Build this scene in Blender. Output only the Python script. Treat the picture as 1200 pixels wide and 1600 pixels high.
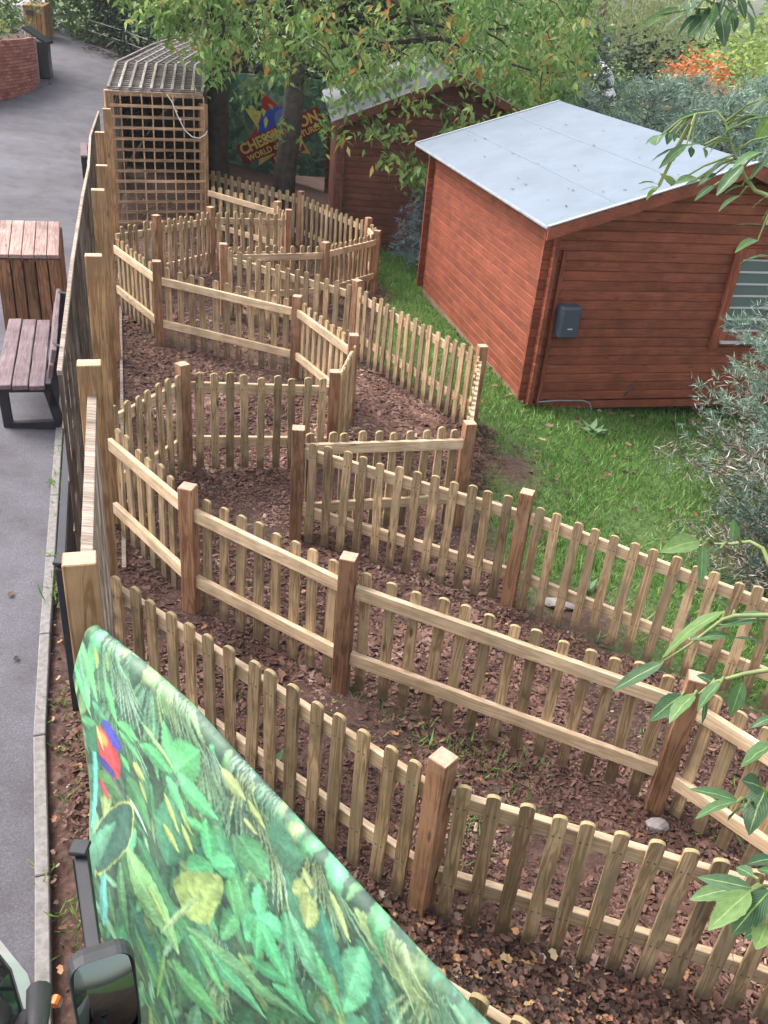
import bpy, bmesh, math, random
import numpy as np
from mathutils import Vector, Matrix
random.seed(7); RNG = np.random.RandomState(11)
SC = bpy.context.scene
for _o in list(bpy.data.objects): bpy.data.objects.remove(_o)

# ------------------------------------------------------------------ camera
cam = bpy.data.cameras.new('camera'); cam.sensor_fit = 'VERTICAL'; cam.sensor_height = 36.0
cam.lens = 31.12; cam.clip_start = 0.05; cam.clip_end = 600
camo = bpy.data.objects.new('camera', cam); SC.collection.objects.link(camo)
RX, DN, FW = (0.99541, 0.04824, 0.08270), (0.09574, -0.50155, -0.85981), (0.0, 0.86378, -0.50387)
camo.matrix_world = Matrix(((RX[0], -DN[0], -FW[0], 0), (RX[1], -DN[1], -FW[1], 0), (RX[2], -DN[2], -FW[2], 3.69), (0, 0, 0, 1)))
SC.camera = camo
SC.render.resolution_x = 768; SC.render.resolution_y = 1024

# ------------------------------------------------------------------ light: bright overcast
SUN_EL, SUN_AZ = 50, -72          # degrees; azimuth clockwise from +Y (the sun stands high on the left)
w = bpy.data.worlds.new('World'); SC.world = w; w.use_nodes = True
wn = w.node_tree.nodes; wl = w.node_tree.links; wn.clear()
sky = wn.new('ShaderNodeTexSky'); sky.sky_type = 'NISHITA'; sky.sun_disc = False
sky.sun_elevation = math.radians(SUN_EL); sky.sun_rotation = math.radians(SUN_AZ)
sky.air_density = 1.6; sky.dust_density = 4.5; sky.ozone_density = 0.6
bg = wn.new('ShaderNodeBackground'); bg.inputs['Strength'].default_value = 0.15
wo = wn.new('ShaderNodeOutputWorld'); hs_ = wn.new('ShaderNodeHueSaturation'); hs_.inputs['Saturation'].default_value = .42     # thin even cloud: far less blue than a clear sky
wl.new(sky.outputs[0], hs_.inputs['Color']); wl.new(hs_.outputs[0], bg.inputs[0]); wl.new(bg.outputs[0], wo.inputs[0])
sun = bpy.data.lights.new('sun', 'SUN'); sun.energy = 1.0; sun.angle = math.radians(40); sun.color = (1.0, 0.955, 0.90)
suno = bpy.data.objects.new('sun', sun); SC.collection.objects.link(suno)
sd = Vector((math.sin(math.radians(SUN_AZ)) * math.cos(math.radians(SUN_EL)), math.cos(math.radians(SUN_AZ)) * math.cos(math.radians(SUN_EL)), math.sin(math.radians(SUN_EL))))
suno.rotation_euler = sd.to_track_quat('Z', 'Y').to_euler(); suno.location = (6, 4, 14)
SC.view_settings.view_transform = 'Standard'; SC.view_settings.look = 'None'
SC.view_settings.gamma = 1.0; SC.view_settings.use_curve_mapping = False
SC.view_settings.exposure = 1.5
SC.render.engine = 'CYCLES'

# ------------------------------------------------------------------ helpers
ABS = {}
def link(o, parent=None, loc=(0, 0, 0)):
    SC.collection.objects.link(o); ABS[o.name] = Vector(loc)
    if parent is not None:
        o.parent = parent; o.location = Vector(loc) - ABS[parent.name]
    else: o.location = loc
    return o
def tag(o, label=None, cat=None, group=None, kind=None):
    if label: o['label'] = label
    if cat: o['category'] = cat
    if group: o['group'] = group
    if kind: o['kind'] = kind
    return o
def thing(name, loc, label, cat, group=None):
    o = bpy.data.objects.new(name, None); o.empty_display_size = 0.2
    return tag(link(o, None, loc), label, cat, group)
def obj(name, me, mat=None, parent=None, loc=(0, 0, 0), rot=None):
    if mat is not None and not me.materials:
        for m in (mat if isinstance(mat, (list, tuple)) else [mat]): me.materials.append(m)
    o = bpy.data.objects.new(name, me); link(o, parent, loc)
    if rot is not None: o.rotation_euler = rot
    return o
def npmesh(name, V, F, midx=None, smooth=False):
    """V (n,3); F (m,k) with one k"""
    V = np.asarray(V, np.float32); F = np.asarray(F, np.int32); m, k = F.shape
    me = bpy.data.meshes.new(name)
    me.vertices.add(len(V)); me.vertices.foreach_set('co', V.ravel())
    me.loops.add(m * k); me.loops.foreach_set('vertex_index', F.ravel())
    me.polygons.add(m); me.polygons.foreach_set('loop_start', np.arange(0, m * k, k, dtype=np.int32))
    if midx is not None: me.polygons.foreach_set('material_index', np.asarray(midx, np.int32))
    if smooth: me.polygons.foreach_set('use_smooth', np.ones(m, bool))
    me.update(calc_edges=True); me.validate(); return me
class MB:
    def __init__(s): s.v = []; s.f = []; s.m = []
    def add(s, vs, fs, mi=0):
        b = len(s.v); s.v += [tuple(x) for x in vs]; s.f += [tuple(b + i for i in f) for f in fs]; s.m += [mi] * len(fs); return s
    def box(s, c, size, rz=0.0, mi=0, M=None):
        hx, hy, hz = size[0] / 2, size[1] / 2, size[2] / 2
        R = M if M is not None else Matrix.Rotation(rz, 3, 'Z')
        vs = [Vector(c) + R @ Vector((x * hx, y * hy, z * hz)) for x in (-1, 1) for y in (-1, 1) for z in (-1, 1)]
        return s.add(vs, [(0, 1, 3, 2), (4, 6, 7, 5), (0, 4, 5, 1), (2, 3, 7, 6), (0, 2, 6, 4), (1, 5, 7, 3)], mi)
    def bar(s, a, b, wd, th, mi=0, up=(0, 0, 1)):
        a, b = Vector(a), Vector(b); x = (b - a).normalized(); y = Vector(up).cross(x)
        if y.length < 1e-4: y = Vector((0, 1, 0)).cross(x)
        y.normalize(); z = x.cross(y); M = Matrix((x, y, z)).transposed()
        return s.box((a + b) / 2, ((b - a).length, wd, th), mi=mi, M=M)
    def tube(s, pts, rad, n=8, mi=0, cap=True):
        pts = [Vector(p) for p in pts]; rad = rad if isinstance(rad, (list, tuple)) else [rad] * len(pts)
        rings = []; prev = None
        for i, p in enumerate(pts):
            t = (pts[min(i + 1, len(pts) - 1)] - pts[max(i - 1, 0)]).normalized()
            u = t.cross(Vector((0.3, 0.1, 1)) if abs(t.z) < .95 else Vector((1, 0, 0))).normalized() if prev is None else (prev - t * prev.dot(t)).normalized()
            prev = u; v = t.cross(u)
            rings.append([p + (u * math.cos(2 * math.pi * k / n) + v * math.sin(2 * math.pi * k / n)) * rad[i] for k in range(n)])
        vs = [q for r in rings for q in r]; fs = []
        for i in range(len(pts) - 1):
            for k in range(n):
                fs.append((i * n + k, i * n + (k + 1) % n, (i + 1) * n + (k + 1) % n, (i + 1) * n + k))
        if cap: fs += [tuple(reversed(range(n))), tuple((len(pts) - 1) * n + k for k in range(n))]
        return s.add(vs, fs, mi)
    def prism(s, outline, d0, d1, M=None, mi=0, org=(0, 0, 0)):
        """outline in local (x,z), extruded along local y from d0 to d1"""
        M = M if M is not None else Matrix.Identity(3); n = len(outline); o = Vector(org)
        vs = [o + M @ Vector((x, d, z)) for d in (d0, d1) for x, z in outline]
        fs = [tuple(range(n)), tuple(reversed(range(n, 2 * n)))] + [(k, n + k, n + (k + 1) % n, (k + 1) % n) for k in range(n)]
        return s.add(vs, fs, mi)
    def mesh(s, name, bevel=0.0, smooth=False, seg=1):
        me = bpy.data.meshes.new(name); me.from_pydata(s.v, [], s.f); me.update()
        me.polygons.foreach_set('material_index', np.array(s.m, np.int32))
        bm = bmesh.new(); bm.from_mesh(me); bmesh.ops.recalc_face_normals(bm, faces=bm.faces)
        if bevel: bmesh.ops.bevel(bm, geom=list(bm.edges), offset=bevel, segments=seg, affect='EDGES', profile=.5)
        bm.to_mesh(me); bm.free()
        if smooth: me.polygons.foreach_set('use_smooth', np.ones(len(me.polygons), bool))
        return me
    def build(s, name, mat, parent=None, loc=(0, 0, 0), bevel=0.0, smooth=False):
        """verts are world coordinates, loc is where the origin should be"""
        L = Vector(loc); s.v = [tuple(Vector(p) - L) for p in s.v]
        return obj(name, s.mesh(name, bevel, smooth), mat, parent, loc)
def sst(a, b, t): u = np.clip((t - a) / (b - a), 0, 1); return u * u * (3 - 2 * u)
def gz(x, y):
    x = np.asarray(x, float); y = np.asarray(y, float); xc = np.clip(x, -14, 9); yc = np.clip(y, -6, 45)
    return -.0873 * xc - .0395 * yc + .0042 * np.maximum(0, yc - 12) ** 2 * sst(-1, -6, xc)
def g(x, y): return float(gz(x, y))
def lin(r, gg, b): return tuple(((c / 255.) / 12.92 if c <= 10 else ((c / 255. + .055) / 1.055) ** 2.4) for c in (r, gg, b))

# ------------------------------------------------------------------ materials
def newmat(name):
    m = bpy.data.materials.new(name); m.use_nodes = True; N = m.node_tree.nodes; L = m.node_tree.links
    return m, N, L, N['Principled BSDF']
def ramp(N, stops, interp='LINEAR'):
    r = N.new('ShaderNodeValToRGB'); r.color_ramp.interpolation = interp; e = r.color_ramp.elements
    while len(e) < len(stops): e.new(0.5)
    for k, (p, c) in enumerate(stops): e[k].position = p; e[k].color = (*c, 1)
    return r
def noise(N, L, co, scale, detail=4, rough=.55, dist=0.0, vec=None):
    n = N.new('ShaderNodeTexNoise'); n.inputs['Scale'].default_value = scale; n.inputs['Detail'].default_value = detail
    n.inputs['Roughness'].default_value = rough; n.inputs['Distortion'].default_value = dist
    if co is not None: L.new(co, n.inputs['Vector'])
    return n
def mul(N, L, a, b, fac=1.0, mode='MULTIPLY'):
    m = N.new('ShaderNodeMix'); m.data_type = 'RGBA'; m.blend_type = mode
    if isinstance(fac, (int, float)): m.inputs['Factor'].default_value = fac
    else: L.new(fac, m.inputs['Factor'])
    for sock, v in ((m.inputs[6], a), (m.inputs[7], b)):
        if isinstance(v, tuple): sock.default_value = (*v, 1)
        else: L.new(v, sock)
    return m.outputs[2]
def objcoord(N, L, rnd=True):
    tc = N.new('ShaderNodeTexCoord'); co = tc.outputs['Object']
    if rnd:
        oi = N.new('ShaderNodeObjectInfo'); sc = N.new('ShaderNodeVectorMath'); sc.operation = 'SCALE'; sc.inputs[0].default_value = (17.3, 9.1, 23.7)
        L.new(oi.outputs['Random'], sc.inputs['Scale']); ad = N.new('ShaderNodeVectorMath'); L.new(co, ad.inputs[0]); L.new(sc.outputs[0], ad.inputs[1]); co = ad.outputs[0]
        return co, oi
    return co, None
def bumpn(N, L, h, strength, dist, P):
    b = N.new('ShaderNodeBump'); b.inputs['Strength'].default_value = strength; b.inputs['Distance'].default_value = dist
    L.new(h, b.inputs['Height']); L.new(b.outputs[0], P.inputs['Normal']); return b
def wood(name, dark, mid, light, axis='Z', rough=.75, vary=.3, ringscale=1.0, stain=None, bump=.25, picket=False):
    m, N, L, P = newmat(name); co, oi = objcoord(N, L)
    mp = N.new('ShaderNodeMapping'); k = 14 * ringscale
    mp.inputs['Scale'].default_value = {'Z': (k, k, .9), 'X': (.9, k, k), 'Y': (k, .9, k)}[axis]; L.new(co, mp.inputs[0])
    n1 = noise(N, L, mp.outputs[0], 1.6, 3, .5, 1.4)
    wv = N.new('ShaderNodeMath'); wv.operation = 'MULTIPLY'; wv.inputs[1].default_value = 24.0; L.new(n1.outputs[0], wv.inputs[0])
    sn = N.new('ShaderNodeMath'); sn.operation = 'SINE'; L.new(wv.outputs[0], sn.inputs[0])
    mr = N.new('ShaderNodeMapRange'); mr.inputs[1].default_value = -1; mr.inputs[2].default_value = 1; L.new(sn.outputs[0], mr.inputs[0])
    r = ramp(N, [(0, dark), (.45, mid), (1, light)]); L.new(mr.outputs[0], r.inputs[0])
    n2 = noise(N, L, co, 3.5, 4, .6); rb = ramp(N, [(.3, (.62, .62, .6)), (.7, (1.12, 1.1, 1.08))]); L.new(n2.outputs[0], rb.inputs[0])
    c = mul(N, L, r.outputs[0], mid, .3, 'MIX'); c = mul(N, L, c, rb.outputs[0])
    hv = N.new('ShaderNodeMapRange'); hv.inputs[3].default_value = 1 - vary; hv.inputs[4].default_value = 1 + vary; L.new(oi.outputs['Random'], hv.inputs[0])
    hs = N.new('ShaderNodeHueSaturation'); L.new(hv.outputs[0], hs.inputs['Value']); L.new(c, hs.inputs['Color']); c = hs.outputs[0]
    vo = N.new('ShaderNodeTexVoronoi'); mk = N.new('ShaderNodeMapping'); mk.inputs['Scale'].default_value = {'Z': (9, 9, 2.6), 'X': (2.6, 9, 9), 'Y': (9, 2.6, 9)}[axis]; L.new(co, mk.inputs[0]); L.new(mk.outputs[0], vo.inputs['Vector']); vo.inputs['Scale'].default_value = 1.0
    kr = ramp(N, [(0.06, (1, 1, 1)), (.13, (0, 0, 0))]); L.new(vo.outputs['Distance'], kr.inputs[0])
    c = mul(N, L, c, tuple(x * .55 for x in dark), kr.outputs[0], 'MIX')
    if stain:
        n3 = noise(N, L, co, 2.1, 5, .65, .4); sr = ramp(N, [(.5, (0, 0, 0)), (.72, (1, 1, 1))]); L.new(n3.outputs[0], sr.inputs[0]); c = mul(N, L, c, stain, sr.outputs[0], 'MIX')
    if picket:      # nail heads at the two rails, splashed mud and green algae near the foot
        tcr = N.new('ShaderNodeTexCoord'); sx = N.new('ShaderNodeSeparateXYZ'); L.new(tcr.outputs['Object'], sx.inputs[0])
        def mth(op, a, b=None, c3=None):
            q = N.new('ShaderNodeMath'); q.operation = op
            for i_, v_ in enumerate((a, b, c3)):
                if v_ is None: continue
                if isinstance(v_, (int, float)): q.inputs[i_].default_value = v_
                else: L.new(v_, q.inputs[i_])
            return q.outputs[0]
        axx = mth('SUBTRACT', mth('ABSOLUTE', sx.outputs[0]), .015); axx = mth('MULTIPLY', axx, axx); ds = []
        for zc in (.765, .25): dz_ = mth('SUBTRACT', sx.outputs[2], zc); ds.append(mth('SQRT', mth('MULTIPLY_ADD', dz_, dz_, axx)))
        nr_ = ramp(N, [(.0035, (1, 1, 1)), (.0055, (0, 0, 0))]); L.new(mth('MINIMUM', ds[0], ds[1]), nr_.inputs[0]); c = mul(N, L, c, (.07, .06, .055), nr_.outputs[0], 'MIX')
        n6 = noise(N, L, co, 7, 4, .6); hh = mth('MULTIPLY_ADD', n6.outputs[0], -.42, sx.outputs[2]); mrr = ramp(N, [(.0, (.75, .75, .75)), (.10, (0, 0, 0))]); L.new(mth('ADD', hh, .16), mrr.inputs[0]); c = mul(N, L, c, (.10, .07, .045), mrr.outputs[0], 'MIX')
    L.new(c, P.inputs['Base Color']); P.inputs['Roughness'].default_value = rough; P.inputs['Specular IOR Level'].default_value = .3
    bumpn(N, L, mr.outputs[0], bump, .002, P); return m
def plain(name, col, rough=.6, metal=0.0, var=.12, scale=9, bump=0.0, spec=.4, coat=0.0):
    m, N, L, P = newmat(name); co, oi = objcoord(N, L)
    n = noise(N, L, co, scale, 5, .6); r = ramp(N, [(.3, tuple(c * (1 - var) for c in col)), (.7, tuple(min(1, c * (1 + var)) for c in col))])
    L.new(n.outputs[0], r.inputs[0]); L.new(r.outputs[0], P.inputs['Base Color']); P.inputs['Roughness'].default_value = rough
    P.inputs['Metallic'].default_value = metal; P.inputs['Specular IOR Level'].default_value = spec; P.inputs['Coat Weight'].default_value = coat
    if bump:
        n4 = noise(N, L, co, scale * 8, 4, .6); bumpn(N, L, n4.outputs[0], bump, .004, P)
    return m
def leafmat(name, stops, trans=.3, rough=.5, perisland=True, spec=.35, vein=False, clump=0.0):
    m, N, L, P = newmat(name)
    if perisland: ge = N.new('ShaderNodeNewGeometry'); rs = ge.outputs['Random Per Island']
    else: ge = N.new('ShaderNodeObjectInfo'); rs = ge.outputs['Random']
    if clump:
        tcc = N.new('ShaderNodeTexCoord'); nc = noise(N, L, tcc.outputs['Object'], clump, 2, .5); mrn = N.new('ShaderNodeMapRange'); mrn.inputs[1].default_value = .32; mrn.inputs[2].default_value = .68; L.new(nc.outputs[0], mrn.inputs[0])
        mxr = N.new('ShaderNodeMix'); mxr.data_type = 'FLOAT'; mxr.inputs[0].default_value = .5; L.new(rs, mxr.inputs[2]); L.new(mrn.outputs[0], mxr.inputs[3]); rs = mxr.outputs[0]
    r = ramp(N, stops); L.new(rs, r.inputs[0]); col = r.outputs[0]
    if vein:
        tc = N.new('ShaderNodeTexCoord'); sp = N.new('ShaderNodeSeparateXYZ'); L.new(tc.outputs['UV'], sp.inputs[0])
        s1 = N.new('ShaderNodeMath'); s1.operation = 'SUBTRACT'; s1.inputs[1].default_value = .5; L.new(sp.outputs[1], s1.inputs[0])
        ab = N.new('ShaderNodeMath'); ab.operation = 'ABSOLUTE'; L.new(s1.outputs[0], ab.inputs[0])
        mrib = ramp(N, [(.012, (1, 1, 1)), (.04, (0, 0, 0))]); L.new(ab.outputs[0], mrib.inputs[0])
        side = N.new('ShaderNodeMath'); side.operation = 'MULTIPLY_ADD'; side.inputs[1].default_value = -.9; L.new(ab.outputs[0], side.inputs[0]); L.new(sp.outputs[0], side.inputs[2])
        fr = N.new('ShaderNodeMath'); fr.operation = 'PINGPONG'; fr.inputs[1].default_value = .05; L.new(side.outputs[0], fr.inputs[0])
        vr = ramp(N, [(.004, (.35, .35, .35)), (.012, (0, 0, 0))]); L.new(fr.outputs[0], vr.inputs[0])
        mx = mul(N, L, mrib.outputs[0], vr.outputs[0], 1.0, 'ADD')
        col = mul(N, L, col, (.30, .42, .14), mx, 'MIX')
        n2 = noise(N, L, tc.outputs['UV'], 6, 4); rr = ramp(N, [(.3, (.75, .8, .75)), (.7, (1.2, 1.15, 1.2))]); L.new(n2.outputs[0], rr.inputs[0]); col = mul(N, L, col, rr.outputs[0])
        bumpn(N, L, mx, -.4, .002, P)
    L.new(col, P.inputs['Base Color']); P.inputs['Roughness'].default_value = rough; P.inputs['Specular IOR Level'].default_value = spec
    tr = N.new('ShaderNodeBsdfTranslucent'); L.new(col, tr.inputs[0]); mix = N.new('ShaderNodeMixShader'); mix.inputs[0].default_value = trans
    L.new(P.outputs[0], mix.inputs[1]); L.new(tr.outputs[0], mix.inputs[2]); L.new(mix.outputs[0], N['Material Output'].inputs[0]); return m

M = {}
M['picket'] = wood('picket_wood', (.20, .125, .065), (.40, .275, .16), (.52, .385, .245), 'Z', vary=.36, stain=(.25, .20, .12), picket=True)
M['picket_end'] = plain('picket_end_grain', (.34, .25, .13), .85, var=.25, scale=60)
M['rail'] = wood('rail_wood', (.48, .335, .21), (.65, .475, .315), (.73, .57, .40), 'X', vary=.16, bump=.12)
M['post'] = wood('post_wood', (.18, .085, .046), (.325, .17, .095), (.42, .235, .14), 'Z', vary=.28, stain=(.38, .235, .145))
M['post_end'] = plain('post_end_grain', (.46, .29, .21), .9, var=.22, scale=40, bump=.3)
M['oak'] = wood('tall_post_wood', (.20, .108, .052), (.36, .205, .105), (.46, .29, .165), 'Z', vary=.15, stain=(.24, .15, .08))
M['oak_end'] = plain('tall_post_end_grain', (.50, .33, .22), .9, var=.25, scale=45, bump=.3)
M['trellis'] = wood('trellis_wood', (.17, .125, .10), (.33, .26, .215), (.47, .39, .33), 'X', vary=.3, ringscale=1.6)
M['trellis_z'] = wood('trellis_wood_upright', (.20, .11, .06), (.42, .255, .145), (.54, .365, .225), 'Z', vary=.25, ringscale=1.6)
M['trellis_x'] = wood('trellis_wood_level', (.20, .11, .065), (.40, .25, .15), (.51, .35, .225), 'X', vary=.28, ringscale=1.6)
M['old_batten'] = wood('weathered_batten', (.10, .085, .08), (.23, .20, .185), (.36, .32, .30), 'X', vary=.35, ringscale=1.6)
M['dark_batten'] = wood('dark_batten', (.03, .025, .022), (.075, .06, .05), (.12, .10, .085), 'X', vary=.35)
# ------------------------------------------------------------------ ground, path, kerb
KERB = [(-.2, -1.0), (-.9, 1.2), (-1.2, 2.13), (-1.53, 2.88), (-1.86, 3.74), (-2.28, 5.0), (-2.85, 6.69), (-3.2, 7.74), (-3.95, 9.9), (-4.75, 12.5), (-5.65, 15.5), (-6.75, 19.7), (-7.5, 24.5), (-8.3, 29.4), (-9.4, 31.6), (-11.4, 32.6), (-12.7, 34.2), (-14.2, 37.5), (-17, 46)]
LEFT = [(-9, -1), (-9, 1.2), (-9.2, 2.1), (-9.4, 2.9), (-9.6, 3.7), (-9.8, 5), (-10.2, 6.7), (-10.5, 7.7), (-11.4, 9.9), (-12.3, 12.5), (-13, 15.5), (-12.6, 19.7), (-11.6, 23.2), (-11.3, 27.0), (-12.0, 29.6), (-12.8, 31.4), (-14.4, 34.6), (-16.4, 38.5), (-19.5, 47)]
ky = np.array([p[1] for p in KERB]); kx = np.array([p[0] for p in KERB]); lx = np.interp(ky, [p[1] for p in LEFT], [p[0] for p in LEFT])
def kerbx(y): return np.interp(y, ky, kx)
# the mulch bed, lawn and bare soil are told apart by place on the ground
FEN = [(3.3, 4.4), (1.0, 5.55), (.75, 6.8), (.95, 9.1), (-.5, 10.9), (-.45, 14.3), (-.7, 15.2), (-2.0, 16.7), (-3.8, 17.3)]   # outer fence line, near to far
def lawn_w(x, y):
    fx = np.interp(y, [p[1] for p in FEN], [p[0] for p in FEN]); return sst(-1.3, -.4, x) * sst(.0, .32, x - fx) * sst(3.9, 4.6, y + .35 * (x - 2.6))
m, N, L, P = newmat('ground_soil'); tc = N.new('ShaderNodeTexCoord'); co = tc.outputs['Object']
n1 = noise(N, L, co, 22, 6, .7); r1 = ramp(N, [(.25, (.03, .016, .012)), (.5, (.08, .042, .032)), (.62, (.125, .068, .053)), (.8, (.19, .115, .092))]); L.new(n1.outputs[0], r1.inputs[0])
n2 = noise(N, L, co, 1.1, 4, .6); r2 = ramp(N, [(.35, (.55, .55, .55)), (.65, (1.15, 1.1, 1.1))]); L.new(n2.outputs[0], r2.inputs[0])
c = mul(N, L, r1.outputs[0], r2.outputs[0]); an = N.new('ShaderNodeAttribute'); an.attribute_name = 'lawn'; rg0 = ramp(N, [(.3, (.045, .08, .022)), (.7, (.11, .17, .05))]); L.new(n1.outputs[0], rg0.inputs[0])
c = mul(N, L, c, rg0.outputs[0], an.outputs['Fac'], 'MIX'); L.new(c, P.inputs['Base Color']); P.inputs['Roughness'].default_value = .95; bumpn(N, L, n1.outputs[0], .8, .02, P); M['soil'] = m
ax = np.unique(np.concatenate([np.linspace(-220, -20, 12), np.linspace(-20, -6, 30), np.linspace(-6, 6, 150), np.linspace(6, 20, 20), np.linspace(20, 220, 12)]))
ay = np.unique(np.concatenate([np.linspace(-60, -2, 8), np.linspace(-2, 14, 190), np.linspace(14, 46, 60), np.linspace(46, 300, 14)]))
X, Y = np.meshgrid(ax, ay); Z = gz(X, Y)
near = (np.abs(X) < 9) & (Y < 20)
Z = Z + np.where(near, .02 * np.sin(X * 3.1 + Y * 1.3) * np.sin(Y * 2.7 - X * .8) + RNG.normal(0, .006, X.shape), 0)
# heap of swept leaves between the printed sheet and the nearest fence
heap = .16 * np.exp(-(((X - .75) * .55 + (Y - 2.05) * .4) / .5) ** 2 - (((Y - 2.05) * .83 + (X - .75) * .25) / .3) ** 2)
Z = Z + heap - .10 * (1 - sst(-.06, .10, X - kerbx(Y))) * (Y < 46)
nx, ny = len(ax), len(ay); ii = np.arange(nx * ny).reshape(ny, nx)
F = np.stack([ii[:-1, :-1], ii[:-1, 1:], ii[1:, 1:], ii[1:, :-1]], -1).reshape(-1, 4)
gme = npmesh('ground', np.stack([X, Y, Z], -1).reshape(-1, 3), F, smooth=True)
def bare_w(x, y): return np.exp(-(((x - 1.3) / .26) ** 2 + ((y - 8.2) / .5) ** 2)) + .9 * np.exp(-(((x - 1.6) / .5) ** 2 + ((y - 5.6) / .45) ** 2)) + .45 * np.exp(-(((x - 3.4) / .6) ** 2 + ((y - 6.9) / .7) ** 2))
lw = lawn_w(X, Y) * (1 - np.clip(bare_w(X, Y) * 1.2, 0, 1)); lw = np.where((Y > 34) | (X > 5), 1, lw)
gat = gme.attributes.new('lawn', 'FLOAT', 'POINT'); gat.data.foreach_set('value', lw.ravel().astype(np.float32))
tag(obj('ground', gme, M['soil']), kind='structure')
def hz(x, y): return gz(x, y) + .16 * np.exp(-(((x - .75) * .55 + (y - 2.05) * .4) / .5) ** 2 - (((y - 2.05) * .83 + (x - .75) * .25) / .3) ** 2)

m, N, L, P = newmat('asphalt'); tc = N.new('ShaderNodeTexCoord'); co = tc.outputs['Object']
n1 = noise(N, L, co, 90, 5, .75); r1 = ramp(N, [(.3, (.062, .06, .072)), (.55, (.115, .11, .13)), (.75, (.21, .20, .225))]); L.new(n1.outputs[0], r1.inputs[0])
n2 = noise(N, L, co, .7, 5, .6, .5); r2 = ramp(N, [(.3, (.68, .66, .66)), (.7, (1.15, 1.14, 1.17))]); L.new(n2.outputs[0], r2.inputs[0])
n3 = noise(N, L, co, 2.6, 6, .72); r3 = ramp(N, [(.42, (1, 1, 1)), (.56, (.86, .84, .82)), (.72, (.62, .58, .55))]); L.new(n3.outputs[0], r3.inputs[0])
c = mul(N, L, r1.outputs[0], r2.outputs[0]); c = mul(N, L, c, r3.outputs[0]); L.new(c, P.inputs['Base Color']); P.inputs['Roughness'].default_value = .82; bumpn(N, L, n1.outputs[0], .55, .006, P); M['asphalt'] = m
yy = np.unique(np.concatenate([np.linspace(-1, 16, 90), np.linspace(16, 46, 80)])); cols = 24
V = []
for y in yy:
    a, b = np.interp(y, ky, lx), kerbx(y)
    for t in np.linspace(0, 1, cols): x = a + (b - a) * t; V.append((x, y, g(x, y) + .004))
ii = np.arange(len(yy) * cols).reshape(len(yy), cols); F = np.stack([ii[:-1, :-1], ii[:-1, 1:], ii[1:, 1:], ii[1:, :-1]], -1).reshape(-1, 4)
tag(obj('path', npmesh('path', V, F, smooth=True), M['asphalt']), kind='structure')
# concrete kerb edging, one stone after another
M['kerb'] = plain('kerb_concrete', (.20, .185, .18), .9, var=.3, scale=30, bump=.5)
kb = tag(link(bpy.data.objects.new('kerb', None), None, (-2.3, 5, 0)), kind='structure')
kpts = []; yk = .9
while yk < 15:
    kpts.append((float(kerbx(yk)), yk)); yk += .86
for a, b in zip(kpts[:-1], kpts[1:]):
    d = Vector((b[0] - a[0], b[1] - a[1])); dn = d.normalized(); a2 = Vector(a) + dn * .004; b2 = Vector(b) - dn * .004
    mid = (a2 + b2) / 2; mb = MB().bar((a2.x, a2.y, g(*a2) - .045), (b2.x, b2.y, g(*b2) - .045), .062, .15)
    mb.build('kerb_stone', M['kerb'], kb, (mid.x, mid.y, g(*mid)), bevel=.005)

# ------------------------------------------------------------------ scatter helpers
def tmpl(kind):
    if kind == 'leaf':     # base, mid, left, right, tip
        return np.array([(0, 0, 0), (.5, 0, -.03), (.42, .5, .06), (.42, -.5, .06), (1, 0, -.10)]), np.array([(0, 1, 2), (2, 1, 4), (0, 3, 1), (1, 3, 4)])
    if kind == 'chip':
        return np.array([(-.5, -.35, 0), (.5, -.5, .15), (.42, .5, -.05), (-.45, .4, .12), (.05, .05, .5)]), np.array([(0, 1, 4), (1, 2, 4), (2, 3, 4), (3, 0, 4)])
    if kind == 'blade':
        return np.array([(0, -.5, 0), (0, .5, 0), (.55, 0, .12), (1, 0, .38)]), np.array([(0, 1, 2), (1, 3, 2), (0, 2, 3)])[:2]
    if kind == 'litter':   # curled dead leaf with a lobed outline
        return np.array([(-.5, 0, 0), (-.2, .34, .16), (.12, .26, .05), (.3, .42, .22), (.5, .02, .10), (.22, -.36, .2), (-.05, -.28, .04), (-.28, -.4, .2), (0, 0, -.04)]), np.array([(8, k, (k + 1) % 8) for k in range(8)])
def rotm(ax_x, ang):
    """rows: frames with local x = ax_x, spun by ang"""
    x = ax_x / np.linalg.norm(ax_x, axis=1, keepdims=True); up = np.tile([0, 0, 1.], (len(x), 1)); up[np.abs(x[:, 2]) > .97] = (1, 0, 0)
    y = np.cross(up, x); y /= np.linalg.norm(y, axis=1, keepdims=True); z = np.cross(x, y)
    c, s = np.cos(ang)[:, None], np.sin(ang)[:, None]; y2 = y * c + z * s; z2 = -y * s + z * c
    return x, y2, z2
def scatter(name, kind, pos, dirs, spin, ln, wd, th=None):
    T, F = tmpl(kind); n = len(pos); x, y, z = rotm(dirs, spin); th = ln if th is None else th
    V = pos[:, None, :] + T[None, :, 0, None] * (x * ln[:, None])[:, None, :] + T[None, :, 1, None] * (y * wd[:, None])[:, None, :] + T[None, :, 2, None] * (z * th[:, None])[:, None, :]
    FF = (F[None] + (np.arange(n) * len(T))[:, None, None]).reshape(-1, F.shape[1])
    return npmesh(name, V.reshape(-1, 3), FF)
def rdirs(n, zlo, zhi, rng=RNG):
    a = rng.uniform(0, 2 * np.pi, n); z = rng.uniform(zlo, zhi, n); r = np.sqrt(np.maximum(0, 1 - z * z)); return np.stack([r * np.cos(a), r * np.sin(a), z], 1)

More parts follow.
